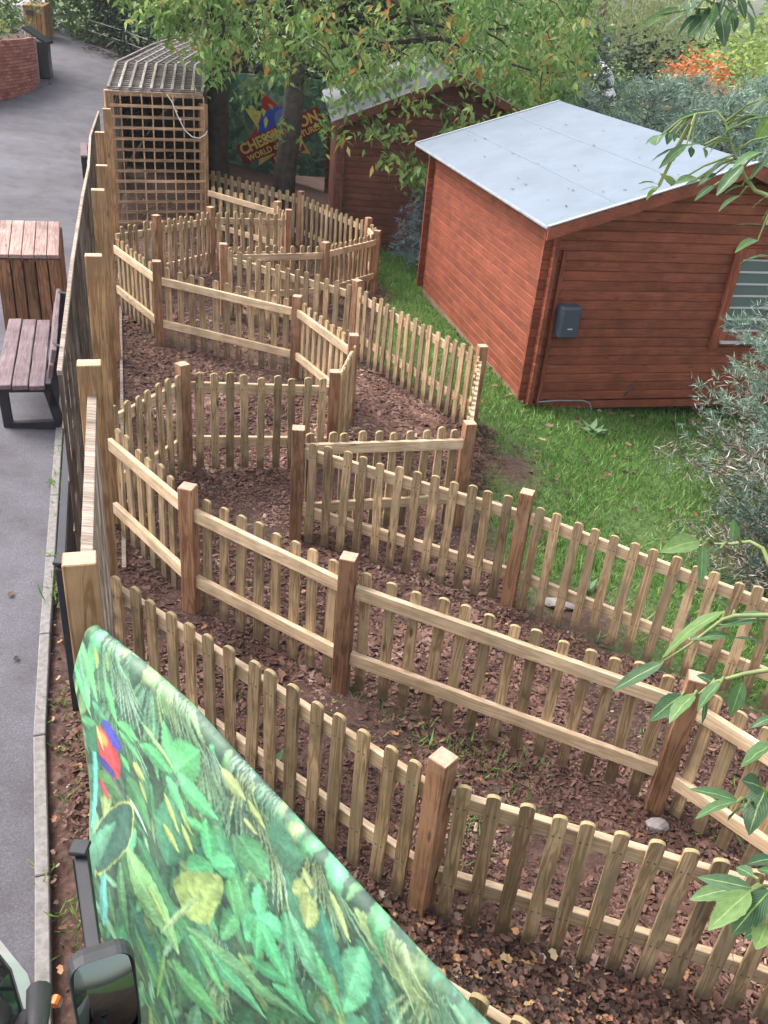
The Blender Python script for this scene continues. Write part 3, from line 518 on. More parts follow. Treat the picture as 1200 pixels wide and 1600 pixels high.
def cabin(name, label, F, zb, Ln, Wd, wall_h, eave_z, ridge_z, mats, course=.114, ov=(.30, .45, .23), SHU=Vector((-.276, .961)), SHW=Vector((.961, .276))):
    t = thing(name, (F[0], F[1], zb), label, 'cabin'); F = Vector(F); th = .05
    P = lambda u, v, z: Vector((F.x + SHU.x * u + SHW.x * v, F.y + SHU.y * u + SHW.y * v, z))
    yaw = math.atan2(SHW.y, SHW.x)     # local x = along the front (v), local y = u
    zf = zb + .12
    slope = (ridge_z - eave_z) / (Wd / 2 + ov[2])
    def roof_under(v): return eave_z - .07 + slope * (min(v, Wd - v) + ov[2])
    # bearers
    MB().bar(P(-.02, .02, zb + .045), P(Ln + .02, .02, zb + .045), .09, .11).build('bearer', mats['bearer'], t, P(0, 0, zb), bevel=.004)
    MB().bar(P(.02, .09, zb + .05), P(.02, Wd, zb + .05), .07, .10).build('bearer', mats['log'], t, P(0, 0, zb), bevel=.004)
    MB().bar(P(Ln, .09, zb + .05), P(Ln, Wd, zb + .05), .07, .10).build('bearer', mats['log'], t, P(0, 0, zb), bevel=.004)
    MB().bar(P(-.02, Wd, zb + .045), P(Ln + .02, Wd, zb + .045), .09, .11).build('bearer', mats['bearer'], t, P(0, Wd, zb), bevel=.004)
    # side walls: boards along u
    n = int(wall_h / course) + 1; sidem = MB(); out = log_profile(course, th)
    sidem.add([(x, y, z) for x in (-.12, Ln + .12) for y, z in out], [tuple(range(8)), tuple(reversed(range(8, 16)))] + [(k, 8 + k, 8 + (k + 1) % 8, (k + 1) % 8) for k in range(8)])
    me = sidem.mesh('board'); me.materials.append(mats['log'])
    for v in (0, Wd):
        for k in range(n):
            z = zf + (k - .5) * course
            if z + course > roof_under(0) + .02: continue
            obj('board', me, None, t, P(0, v, max(z, zf - .05)), (0, 0, yaw + math.pi / 2))
    # front and back walls: boards along v, trimmed to the slope of the roof
    k = 0
    while True:
        z = zf + k * course; top = z + course; k += 1
        if top > roof_under(0):
            e = (top - (eave_z - .07)) / slope - ov[2] + .01; x0, x1 = max(-.12, e), Wd - max(-.12, e)
        else: x0, x1 = -.12, Wd + .12
        if x1 - x0 < .15: break
        mb = MB(); dx = course / slope * .9 if x0 > -.12 else 0
        lo = [(x0 - dx * .0, y, zz) for y, zz in out]; hi = [(x1, y, zz) for y, zz in out]
        mb.add(lo + hi, [tuple(range(8)), tuple(reversed(range(8, 16)))] + [(q, 8 + q, 8 + (q + 1) % 8, (q + 1) % 8) for q in range(8)])
        me = mb.mesh('board'); me.materials.append(mats['log'])
        for u in (0, Ln): obj('board', me, None, t, P(u, 0, z), (0, 0, yaw))
    # infill so no sky shows through the gable steps
    for u in (.045, Ln - .045):
        MB().add([P(u + dd, v, z) for dd in (-.01, .01) for v, z in ((.03, zf), (Wd - .03, zf), (Wd - .03, roof_under(0) - .0), (Wd / 2, roof_under(Wd / 2) - .0), (.03, roof_under(0) - .0))],
                 [(0, 1, 2, 3, 4), (9, 8, 7, 6, 5)] + [(q, 5 + q, 5 + (q + 1) % 5, (q + 1) % 5) for q in range(5)]).build('gable_lining', mats['log'], t, P(u, Wd / 2, zf))
    # roof: two slopes with felt, fascias, edge strips
    u0, u1 = -ov[0], Ln + ov[1]
    for sgn, (va, vb) in enumerate(((-ov[2], Wd / 2), (Wd + ov[2], Wd / 2))):
        mb = MB(); a, b, c, d = P(u0, va, eave_z), P(u1, va, eave_z), P(u1, vb, ridge_z), P(u0, vb, ridge_z); dz = Vector((0, 0, -.035))
        mb.add([a, b, c, d, a + dz, b + dz, c + dz, d + dz], [(0, 1, 2, 3), (7, 6, 5, 4), (0, 4, 5, 1), (1, 5, 6, 2), (2, 6, 7, 3), (3, 7, 4, 0)])
        r = mb.build('roof', mats['felt'], t, P(Ln / 2, Wd / 2, ridge_z))
        nrm = (b - a).cross(d - a).normalized(); nrm = nrm if nrm.z > 0 else -nrm
        # felt laps: overlapping sheets laid along the roof
        for q in (1, 2):
            tq = q / 3.; e0 = a.lerp(d, tq); e1 = b.lerp(c, tq); f0 = a.lerp(d, tq + .02); f1 = b.lerp(c, tq + .02); up = nrm * .0025
            MB().add([e0 + up, e1 + up, f1 + up * .7, f0 + up * .7, e0 + up * .2, e1 + up * .2, f1 + up * .2, f0 + up * .2], [(0, 1, 2, 3), (7, 6, 5, 4), (0, 4, 5, 1), (1, 5, 6, 2), (2, 6, 7, 3), (3, 7, 4, 0)]).build('felt_lap', mats['felt'], r, e0)
        for uu in (u0, u1):
            A_, B_ = P(uu, va, eave_z - .075), P(uu, vb, ridge_z - .075); su = -1 if uu == u0 else 1
            off = Vector((SHU.x, SHU.y, 0)) * su * .013
            MB().add([A_ + off * k2 + Vector((0, 0, zz)) for k2 in (-1, 1) for zz in (-.07, .065)] + [B_ + off * k2 + Vector((0, 0, zz)) for k2 in (-1, 1) for zz in (-.07, .065)],
                     [(0, 1, 3, 2), (4, 6, 7, 5), (0, 4, 5, 1), (2, 3, 7, 6), (0, 2, 6, 4), (1, 5, 7, 3)]).build('fascia', mats['log'], r, A_)
            MB().bar(A_ + Vector((0, 0, .082)), B_ + Vector((0, 0, .082)), .05, .012).build('edge_strip', mats['strip'], r, A_)
        e0, e1 = P(u0, va, eave_z - .02), P(u1, va, eave_z - .02); MB().tube([e0, e1], .022, 8).build('eave_roll', mats['roll'], r, e0)
    return t, P, yaw, zf
M['strip'] = plain('felt_edge', (.33, .35, .38), .6, var=.08); M['roll'] = plain('felt_roll', (.22, .24, .27), .8, var=.2)
M['strip2'] = plain('felt_edge_grey', (.40, .40, .40), .7, var=.1)
t1, P1, yaw1, zf1 = cabin('log_cabin', 'red stained log cabin with a pale felt roof on the lawn', (1.60, 10.14), -.57, 4.74, 4.16, 2.05, 1.69, 2.44, dict(log=M['log'], bearer=M['bearer'], felt=M['felt'], strip=M['strip'], roll=M['roll']))
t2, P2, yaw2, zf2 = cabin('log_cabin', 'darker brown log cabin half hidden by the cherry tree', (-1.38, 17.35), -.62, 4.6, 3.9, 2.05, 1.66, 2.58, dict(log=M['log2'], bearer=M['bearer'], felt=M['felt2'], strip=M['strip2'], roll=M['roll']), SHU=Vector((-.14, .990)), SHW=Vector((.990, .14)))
# corner strip, window and conduit on the near cabin
Mv = Matrix((Vector((SHW.x, SHW.y, 0)), Vector((SHU.x, SHU.y, 0)), Vector((0, 0, 1)))).transposed()
MB().box(P1(-.05, .13, zf1 + .9), (.045, .035, 1.86), M=Mv).build('corner_strip', M['trim'], t1, P1(-.05, .13, zf1), bevel=.003)
for k in range(15): MB().box(P1(-.045, .165, zf1 + .06 + k * .114 + .02), (.022, .02, .035), M=Mv).build('batten_block', M['trim'], t1, P1(-.05, .165, zf1))
wd_ = MB(); wz0, wz1, wv0, wv1 = .22, 1.46, 2.30, 3.72
wf = MB()
for (v0, v1, z0, z1) in ((wv0, wv0 + .11, wz0, wz1), (wv1 - .11, wv1, wz0, wz1), (wv0 + .11, wv1 - .11, wz1 - .11, wz1), (wv0 + .11, wv1 - .11, wz0 + .12, wz0 + .22)): wf.box(P1(-.055, (v0 + v1) / 2, (z0 + z1) / 2), (v1 - v0, .05, z1 - z0), M=Mv)
M['glass'] = None
m, N, L, P_ = newmat('window_glass'); P_.inputs['Base Color'].default_value = (.10, .12, .14, 1); P_.inputs['Roughness'].default_value = .08; P_.inputs['Specular IOR Level'].default_value = .8; M['glass'] = m
M['blind'] = plain('white_muntin', (.48, .47, .50), .5, var=.06)
wo_ = wf.build('window', M['trim'], t1, P1(-.055, wv0, wz0), bevel=.003)
for i in range(2):
    for j in range(6):
        v0 = wv0 + .13 + i * .60; z0 = wz0 + .25 + j * .145; MB().box(P1(-.032, v0 + .28, z0 + .06), (.54, .006, .125), M=Mv).build('pane', M['glass'], wo_, P1(-.03, v0, z0))
for j in range(7):
    z0 = wz0 + .235 + j * .145; MB().box(P1(-.045, (wv0 + wv1) / 2, z0), (wv1 - wv0 - .24, .014, .022), M=Mv).build('glazing_bar', M['blind'], wo_, P1(-.04, wv0, z0))
MB().box(P1(-.05, (wv0 + wv1) / 2, (wz0 + wz1) / 2 + .05), (.035, .02, .9), M=Mv).build('glazing_bar', M['trim'], wo_, P1(-.04, wv0, wz0))
MB().box(P1(-.07, (wv0 + wv1) / 2, wz0 + .1), (wv1 - wv0 - .21, .09, .03), M=Mv).build('sill', M['blind'], wo_, P1(-.06, wv0, wz0))
# dead leaves and twigs lying on the pale roof
rlr = np.random.RandomState(77); n_r = 34; ru = rlr.uniform(-.2, 5.1, n_r); rv = rlr.uniform(-.15, 2.0, n_r) ; rz0 = 1.69 + (2.44 - 1.69) * (rv + .23) / 2.31 + .012; ln_r = rlr.uniform(.02, .055, n_r)
tag(obj('roof_leaves', scatter('roof_leaves', 'litter', np.array([tuple(P1(a, b, c)) for a, b, c in zip(ru, rv, rz0)]), rdirs(n_r, -.1, .2, rlr), rlr.uniform(-.3, .3, n_r), ln_r, ln_r * .7, ln_r * .4), M['litter']), 'a few dead leaves lying on the pale cabin roof', 'leaves', kind='stuff')
# loudspeaker on the wall
M['speaker'] = plain('speaker_plastic', (.035, .045, .065), .55, var=.1, scale=5); M['grille'] = plain('speaker_grille', (.05, .062, .085), .6, var=.35, scale=160, bump=.6)
sp = thing('loudspeaker', P1(-.13, .27, .4), 'dark grey wall loudspeaker on the front corner of the red cabin', 'speaker')
MB().box(P1(-.15, .27, .60), (.25, .17, .37), M=Mv).build('housing', M['speaker'], sp, P1(-.15, .27, .6), bevel=.018)
MB().box(P1(-.24, .27, .60), (.215, .012, .335), M=Mv).build('grille', M['grille'], sp, P1(-.24, .27, .6), bevel=.005)
MB().box(P1(-.248, .275, .535), (.06, .004, .014), M=Mv).build('badge', M['blind'], sp, P1(-.248, .275, .535))
MB().box(P1(-.05, .27, .60), (.06, .06, .12), M=Mv).build('bracket', M['speaker'], sp, P1(-.05, .27, .6))
# white conduit by the ground
cd = [P1(-.09, .12, -.44), P1(-.09, .35, -.425), P1(-.09, .72, -.43), P1(-.09, .82, -.47), P1(-.09, .86, -.56)]
tag(MB().tube(cd, .008, 6).build('conduit', M['roll'], None, cd[0]), 'thin white conduit along the foot of the red cabin wall', 'conduit')
st = [P1(-.03, 1.30, -.42), P1(-.06, 1.36, -.27), P1(-.05, 1.42, -.18)]
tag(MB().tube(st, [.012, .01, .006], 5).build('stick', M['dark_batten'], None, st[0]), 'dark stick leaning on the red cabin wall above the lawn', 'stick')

# ------------------------------------------------------------------ printed hoarding behind the cherry tree
def jungle_mat(name, dark, mid, light, yel, sc):
    m, N, L, P = newmat(name); tc = N.new('ShaderNodeTexCoord'); co = tc.outputs['Object']
    n0 = noise(N, L, co, sc * .6, 3, .5); ad = N.new('ShaderNodeVectorMath'); ad.operation = 'ADD'; L.new(co, ad.inputs[0]); L.new(n0.outputs['Color'], ad.inputs[1])
    vo = N.new('ShaderNodeTexVoronoi'); vo.inputs['Scale'].default_value = sc; L.new(ad.outputs[0], vo.inputs['Vector'])
    sp_ = N.new('ShaderNodeSeparateColor'); L.new(vo.outputs['Color'], sp_.inputs[0]); r = ramp(N, [(0, dark), (.35, mid), (.7, light), (.95, yel)]); L.new(sp_.outputs[0], r.inputs[0])
    r2 = ramp(N, [(0, (1.2, 1.2, 1.1)), (.5, (.8, .85, .8)), (1, (.35, .4, .35))]); L.new(vo.outputs['Distance'], r2.inputs[0])
    c = mul(N, L, r.outputs[0], r2.outputs[0]); L.new(c, P.inputs['Base Color']); P.inputs['Roughness'].default_value = .5; return m
M['hoard'] = jungle_mat('printed_foliage', (.04, .10, .075), (.09, .22, .16), (.18, .36, .27), (.34, .45, .28), 5.0)
h0, h1 = Vector((-4.98, 22.43)), Vector((-2.15, 22.9)); hu = (h1 - h0).normalized(); hn = Vector((hu.y, -hu.x)); hyaw = math.atan2(hu.y, hu.x)
HB = -.38
ho = thing('printed_hoarding', ((h0.x + h1.x) / 2, (h0.y + h1.y) / 2, HB), 'green printed hoarding with a red and yellow star logo behind the tree trunks', 'hoarding')
HP = lambda s, z, d=0.0: Vector((h0.x + hu.x * s + hn.x * d, h0.y + hu.y * s + hn.y * d, HB + z))
Hl = (h1 - h0).length
MB().box(HP(Hl / 2, 1.13), (Hl, .03, 2.15), rz=hyaw).build('board', M['hoard'], ho, HP(Hl / 2, 1.1))
for s in (.05, Hl / 2, Hl - .05): MB().box(HP(s, 1.0, -.05), (.07, .06, 2.4), rz=hyaw).build('post', M['trim2'], ho, HP(s, 0, -.05))
M['l_yel'] = plain('logo_yellow', lin(248, 220, 120), .5, var=.06); M['l_red'] = plain('logo_red', lin(205, 40, 55), .5, var=.06); M['l_blue'] = plain('logo_blue', lin(60, 95, 215), .5, var=.12); M['l_dk'] = plain('logo_maroon', lin(150, 35, 35), .5, var=.06); M['l_lb'] = plain('logo_pale_blue', lin(120, 140, 215), .5, var=.1)
LC = (1.62, 1.02)    # logo centre on the board
def flat(name, pts, d, mat, parent):
    n = len(pts); V = [HP(LC[0] + x, LC[1] + z, dd) for dd in (d - .003, d) for x, z in pts]
    return MB().add(V, [tuple(range(n)), tuple(reversed(range(n, 2 * n)))] + [(k, n + k, n + (k + 1) % n, (k + 1) % n) for k in range(n)]).build(name, mat, parent, HP(LC[0], LC[1], d))
def star(n, R, r, rot, sx=1.0): return [((R if k % 2 == 0 else r) * math.cos(rot + math.pi * k / n) * sx, (R if k % 2 == 0 else r) * math.sin(rot + math.pi * k / n)) for k in range(2 * n)]
lg = flat('logo', star(4, .92, .40, 1.05), .020, M['l_yel'], ho)
flat('logo_star', star(4, .92, .46, .42), .026, M['l_red'], lg)
flat('globe', [(.50 * math.cos(a) + .02, .50 * math.sin(a) + .05) for a in np.linspace(0, 2 * math.pi, 33)[:-1]], .034, M['l_blue'], lg)
flat('globe_light', [(.22 * math.cos(a) + .12, .2 * math.sin(a) + .32) for a in np.linspace(0, 2 * math.pi, 25)[:-1]], .038, M['l_lb'], lg)
ta = math.radians(27); rt = lambda x, z: (x * math.cos(ta) - z * math.sin(ta), x * math.sin(ta) + z * math.cos(ta))
flat('ribbon', [rt(x, z) for x, z in ((-1.05, -.34), (-1.1, .02), (-1.02, .12), (1.08, .16), (1.14, -.2), (1.0, -.36), (0, -.40))], .044, M['l_dk'], lg)
flat('ribbon_plate', [rt(x, z) for x, z in ((-.42, -.62), (-.42, -.44), (.42, -.44), (.42, -.62))], .044, M['l_dk'], lg)
def lettering(name, body, size, x, z, mat, parent, width, d=.056, bold=.012):
    cu = bpy.data.curves.new(name, 'FONT'); cu.body = body; cu.size = size; cu.align_x = 'CENTER'; cu.align_y = 'CENTER'; cu.extrude = .002; cu.offset = bold
    tmp = bpy.data.objects.new('tmp_text', cu); SC.collection.objects.link(tmp); bpy.context.view_layer.update()
    me = bpy.data.meshes.new_from_object(tmp.evaluated_get(bpy.context.evaluated_depsgraph_get())); bpy.data.objects.remove(tmp); bpy.data.curves.remove(cu)
    xs = [v.co.x for v in me.vertices]; k = width / (max(xs) - min(xs)); R = Matrix.Rotation(hyaw, 3, 'Z') @ Matrix.Rotation(math.pi / 2, 3, 'X') @ Matrix.Rotation(ta, 3, 'Z')
    for v in me.vertices: v.co = R @ Vector((v.co.x * k, v.co.y, v.co.z))
    px_, pz_ = rt(x, z); return obj(name, me, mat, parent, HP(LC[0] + px_, LC[1] + pz_, d))
lettering('lettering', 'CHESSINGTON', .33, 0.0, -.03, M['l_yel'], lg, 2.0)
lettering('lettering', 'WORLD of ADVENTURES', .19, .02, -.27, M['l_yel'], lg, 1.9, bold=.006)
lettering('lettering', 'RESORT', .15, 0.0, -.53, M['l_yel'], lg, .72, bold=.005)
# ------------------------------------------------------------------ benches, bins
M['plank'] = wood('purple_brown_plank', (.12, .08, .09), (.185, .13, .145), (.23, .17, .185), 'X', vary=.08, ringscale=1.4, bump=.1)
M['frame_dk'] = plain('dark_frame', (.028, .024, .03), .5, var=.2)
def bench(label, org, yaw, Ln):
    """org: seat front corner on the ground; local x along the bench, local y towards the backrest"""
    z0 = g(*org); t = thing('park_bench', (org[0], org[1], z0), label, 'bench'); R = Matrix.Rotation(yaw, 3, 'Z'); W = lambda x, y, z: Vector((org[0], org[1], z0)) + R @ Vector((x, y, z))
    for k in range(3):
        o = obj('seat_plank', MB().box((0, 0, 0), (Ln, .128, .045)).mesh('seat_plank', bevel=.006), M['plank'], t, W(Ln / 2, .07 + k * .138, .445 - k * .008), (0, 0, yaw))
    for k in range(2):
        o = obj('back_plank', MB().box((0, 0, 0), (Ln, .042, .125)).mesh('back_plank', bevel=.006), M['plank'], t, W(Ln / 2, .475 + k * .035, .58 + k * .14))
        o.rotation_euler = (R @ Matrix.Rotation(-.22, 3, 'X')).to_euler()
    for x in (.12, Ln - .12):
        f = MB(); seg = [((0.05, .41), (.06, .02)), ((.06, .02), (.50, .02)), ((.50, .02), (.42, .42)), ((.02, .40), (.46, .39)), ((.46, .2), (.56, .78))]
        for (a, b) in seg: f.bar(W(x, *a), W(x, *b), .085, .06, up=R @ Vector((1, 0, 0)))
        f.build('leg_frame', M['frame_dk'], t, W(x, .25, 0), bevel=.006)
bench('purple brown plank bench beside the wooden litter bin', (-4.06, 8.72), math.atan2(-.945, .325), 1.78)
bench('small dark bench end showing left of the tall trellis posts', (-6.95, 19.25), math.atan2(-.945, .325), 1.5)
def make_bin(label, org, yaw, Wd, Dp, hf, hb, mside, mlid, n=5):
    z0 = g(*org) - .02; t = thing('litter_bin', (org[0], org[1], z0), label, 'litter bin'); R = Matrix.Rotation(yaw, 3, 'Z'); W = lambda x, y, z: Vector((org[0], org[1], z0)) + R @ Vector((x, y, z))
    MB().box(W(Wd / 2, Dp / 2, hf / 2), (Wd - .06, Dp - .06, hf - .1), rz=yaw).build('liner', M['frame_dk'], t, W(Wd / 2, Dp / 2, 0))
    sw = Wd / n
    for k in range(n):
        for yy_ in (.0, Dp): obj('slat', MB().box((0, 0, 0), (sw - .016, .028, hf - .02)).mesh('slat', bevel=.003), mside, t, W(sw * (k + .5), yy_, hf / 2), (0, 0, yaw))
    nd = max(3, round(Dp / sw))
    for k in range(nd):
        for xx in (0, Wd): obj('slat', MB().box((0, 0, 0), (Dp / nd - .016, .028, hf - .02)).mesh('slat', bevel=.003), mside, t, W(xx, Dp / nd * (k + .5), hf / 2), (0, 0, yaw + math.pi / 2))
    al = math.atan2(hb - hf, Dp)
    for k in range(n):
        o = obj('lid_plank', MB().box((0, 0, 0), (sw - .008, math.hypot(Dp + .08, hb - hf), .045)).mesh('lid_plank', bevel=.004), mlid, t, W(sw * (k + .5), Dp / 2 - .01, (hf + hb) / 2 + .035)); o.rotation_euler = (R @ Matrix.Rotation(al, 3, 'X')).to_euler()
    for xx in (-.002, Wd + .002):
        mb = MB(); pts = [(xx - .012, -.03, hf - .02), (xx - .012, Dp + .03, hf - .02), (xx - .012, Dp + .03, hb), (xx - .012, -.03, hf + .01)]
        V = [W(*p) for p in pts] + [W(p[0] + .024, p[1], p[2]) for p in pts]; mb.add(V, [(0, 1, 2, 3), (7, 6, 5, 4)] + [(k, 4 + k, 4 + (k + 1) % 4, (k + 1) % 4) for k in range(4)]); mb.build('cheek', mside, t, W(xx, 0, hf))
    return t, W
M['binside'] = wood('bin_slat', (.10, .045, .024), (.20, .095, .05), (.27, .14, .08), 'Z', vary=.2)
M['binlid'] = wood('bin_lid', (.27, .16, .14), (.40, .26, .235), (.48, .34, .31), 'Y', vary=.08)
M['binfar'] = wood('far_bin_wood', (.20, .09, .03), (.33, .165, .07), (.40, .22, .11), 'Z', vary=.12)
make_bin('slatted brown litter bin with a pale pinkish plank lid', (-4.42, 9.42), math.atan2(.30, .92), .64, .72, .90, 1.06, M['binside'], M['binlid'])
tb, Wb = make_bin('orange brown wooden bin at the far end of the path', (-13.0, 31.9), .05, .66, .66, .86, .95, M['binfar'], M['binfar'])
MB().box(Wb(.2, -.03, .7), (.24, .02, .14), rz=.05).build('slot', M['frame_dk'], tb, Wb(.2, -.03, .7))

# ------------------------------------------------------------------ curved brick wall with planting, far left
M['brick'] = plain('red_brick', (.30, .105, .075), .9, var=.25, scale=14, bump=.4); M['mortar'] = plain('mortar', (.30, .23, .2), .95, var=.15)
m, N, L, P = newmat('brick_varied'); oi = N.new('ShaderNodeObjectInfo'); r = ramp(N, [(0, (.24, .075, .055)), (.5, (.36, .125, .09)), (1, (.45, .19, .14))]); L.new(oi.outputs['Random'], r.inputs[0])
co, _ = objcoord(N, L); nn = noise(N, L, co, 25, 5); rr = ramp(N, [(.3, (.8, .8, .8)), (.7, (1.15, 1.15, 1.15))]); L.new(nn.outputs[0], rr.inputs[0]); L.new(mul(N, L, r.outputs[0], rr.outputs[0]), P.inputs['Base Color']); P.inputs['Roughness'].default_value = .9; M['brickv'] = m
wall_pts = [(-15.8, 19.6), (-13.5, 20.5), (-11.8, 21.7), (-10.8, 23.2), (-10.45, 24.9), (-10.6, 26.6), (-11.4, 28.6)]
def catmull(pts, n):
    out = []; P_ = [Vector(p) for p in pts]
    for i in range(len(P_) - 1):
        p0, p1, p2, p3 = P_[max(i - 1, 0)], P_[i], P_[i + 1], P_[min(i + 2, len(P_) - 1)]
        for k in range(n):
            t_ = k / n; out.append(.5 * ((2 * p1) + (p2 - p0) * t_ + (2 * p0 - 5 * p1 + 4 * p2 - p3) * t_ ** 2 + (3 * p1 - p0 - 3 * p2 + p3) * t_ ** 3))
    out.append(P_[-1]); return out
wc = catmull(wall_pts, 12); wz0_, wz1_ = .1, 1.92
bw_ = thing('brick_wall', (-11.5, 23.8, .5), 'curved red brick planter wall at the far left of the path', 'wall')
mb = MB(); nW = len(wc); V = []
for i, p in enumerate(wc):
    tn_ = (wc[min(i + 1, nW - 1)] - wc[max(i - 1, 0)]).normalized(); nr = Vector((tn_.y, -tn_.x))
    for off, z in ((-.10, wz0_), (-.10, wz1_), (.12 - .23, wz1_), (.12 - .45, wz1_), (.12 - .45, wz0_)): V.append((p.x + nr.x * (off + .09), p.y + nr.y * (off + .09), z - (.06 if z == wz1_ else 0)))
mb.add(V, [(i * 5 + k, i * 5 + k + 1, (i + 1) * 5 + k + 1, (i + 1) * 5 + k) for i in range(nW - 1) for k in range(4)]); mb.build('core', M['mortar'], bw_, (-11.5, 23.8, .5))
dist = [0.0]
for a, b in zip(wc[:-1], wc[1:]): dist.append(dist[-1] + (b - a).length)
def along(s):
    i = min(max(int(np.searchsorted(dist, s)) - 1, 0), nW - 2); t_ = (s - dist[i]) / max(1e-6, dist[i + 1] - dist[i]); p = wc[i].lerp(wc[i + 1], t_); d = (wc[i + 1] - wc[i]).normalized(); return p, d
bm_ = MB().box((0, 0, 0), (.215, .06, .066)).mesh('brick', bevel=.003); bm_.materials.append(M['brickv'])
s_start = 4.6; rows = 18; cnt = 0
for rrow in range(rows):
    z = wz1_ - .04 - rrow * .078; s = s_start + (rrow % 2) * .113
    while s < dist[-1] - .2 and cnt < 299 + 400:
        p, d = along(s); nr = Vector((d.y, -d.x))
        if g(p.x + .3, p.y) < z + .05 and 5.0 < s < 9.5: obj('brick', bm_, None, bw_, (p.x + nr.x * .0, p.y + nr.y * .0, z), (0, 0, math.atan2(d.y, d.x))); cnt += 1
        s += .226 * (1 if rrow < rows else 1)
# black information board on legs beside the wall
ib = thing('information_board', (-10.75, 27.3, g(-10.75, 27.3)), 'black lectern style information board at the end of the brick wall', 'sign'); zb_ = g(-10.75, 27.3)
MB().box((-10.75, 27.3, zb_ + .45), (.45, .5, .9), rz=.2).build('stand', M['black'], ib, (-10.75, 27.3, zb_), bevel=.02)
mb = MB(); mb.add([(-11.1, 27.0, zb_ + 1.25), (-10.5, 27.05, zb_ + .92), (-10.55, 27.75, zb_ + .92), (-11.15, 27.7, zb_ + 1.25), (-11.1, 27.0, zb_ + 1.19), (-10.5, 27.05, zb_ + .86), (-10.55, 27.75, zb_ + .86), (-11.15, 27.7, zb_ + 1.19)], [(0, 1, 2, 3), (7, 6, 5, 4), (0, 4, 5, 1), (1, 5, 6, 2), (2, 6, 7, 3), (3, 7, 4, 0)]); mb.build('panel', M['black'], ib, (-10.8, 27.3, zb_ + 1))
# low black rail along the far hedge
def far_rail(label, pts, h):
    t = thing('steel_railing', (*pts[0], g(*pts[0])), label, 'railing')
    for a, b in zip(pts[:-1], pts[1:]):
        for z in (h, h * .55): MB().tube([(a[0], a[1], g(*a) + z), (b[0], b[1], g(*b) + z)], .02, 6).build('rail', M['black'], t, (*a, g(*a)))
    for p in pts: MB().tube([(p[0], p[1], g(*p)), (p[0], p[1], g(*p) + h + .03)], .035, 6).build('post', M['black'], t, (*p, g(*p)))
far_rail('low black two-bar railing in front of the dark hedge', [(-6.6, 29.6), (-7.7, 30.4), (-8.7, 31.2), (-9.8, 31.9), (-11.2, 32.5)], .7)
far_rail('black railings at the far top left corner beyond the bin', [(-20.5, 43), (-18.5, 44), (-16.5, 45), (-15, 46)], 1.6)
# pale paving and buildings beyond
M['pale'] = plain('pale_paving', (.27, .25, .25), .8, var=.1); M['bld'] = plain('brown_brick', (.30, .16, .10), .9, var=.2); M['bldw'] = plain('pale_render', (.5, .48, .45), .8, var=.1)
V = [(-22, 36, 0), (-13.9, 36, 0), (-15.5, 44, 0), (-26, 44, 0)]; V = [(x, y, g(x, y) + .02) for x, y, _ in V]; tag(MB().add(V + [(a, b, c - .05) for a, b, c in V], [(0, 1, 2, 3), (7, 6, 5, 4)]).build('paving', M['pale'], None, (-18, 40, 1)), kind='structure')
fb = thing('park_building', (-24, 54, 1.5), 'low brick building behind railings at the far top left', 'building')
MB().box((-24, 54, 4), (16, 5, 5.5)).build('wall', M['bld'], fb, (-24, 54, 4)); MB().box((-24, 54, 6.9), (17, 6, .4)).build('roof', M['bldw'], fb, (-24, 54, 6.9))
for k in range(5): MB().box((-30 + k * 2.6, 51.47, 3.6), (1.2, .06, 1.6)).build('window', M['bldw'], fb, (-30 + k * 2.6, 51.5, 3.6))

# ------------------------------------------------------------------ printed jungle sheet draped over a frame
BP0 = Vector((-.955, 2.33)); BE = Vector((.7493, -.6622)); BN = Vector((.6622, .7493)); BK = .10
TOPS = [(-.02, 1.77), (.28, 1.795), (.54, 1.80), (.80, 1.762), (1.0, 1.74), (1.3, 1.70), (1.7, 1.65), (2.2, 1.63), (2.8, 1.61)]
def btop(s): return float(np.interp(s, [a for a, _ in TOPS], [b for _, b in TOPS]))
LEFTE = [(1.80, .0), (1.6, -.075), (1.5, -.105), (1.33, -.045), (.85, -.02), (.6, .02), (.29, .10), (.0, .16)]
def bleft(z): return float(np.interp(z, [a for a, _ in LEFTE][::-1], [b for _, b in LEFTE][::-1]))
def bwave(s, z): return .016 * math.sin(s * 5 + z * 2) + .005 * math.sin(s * 9 - z * 6) + .012 * math.sin(z * 7 + s * 2)
def BPt(s, z, d=0.0):
    """a point of the sheet; d lifts it off towards the viewer side"""
    zt_ = btop(s) - .012; roll = .035; q = zt_ - z
    n_ = -BK * (1.75 - z) + bwave(s, z) * min(1, q * 4) - d
    if q < roll:      # the cloth bends over the top bar
        a = max(0, q) / roll; n_ += roll * (1 - math.sin(a * math.pi / 2)) * .9; z = zt_ - roll * (1 - math.cos(a * math.pi / 2)) - .0
    return Vector((BP0.x + BE.x * s + BN.x * n_, BP0.y + BE.y * s + BN.y * n_, z))
bn = thing('printed_sheet', (BP0.x, BP0.y, 0), 'jungle leaf printed sheet with a red and blue parrot, nearest the camera', 'banner')
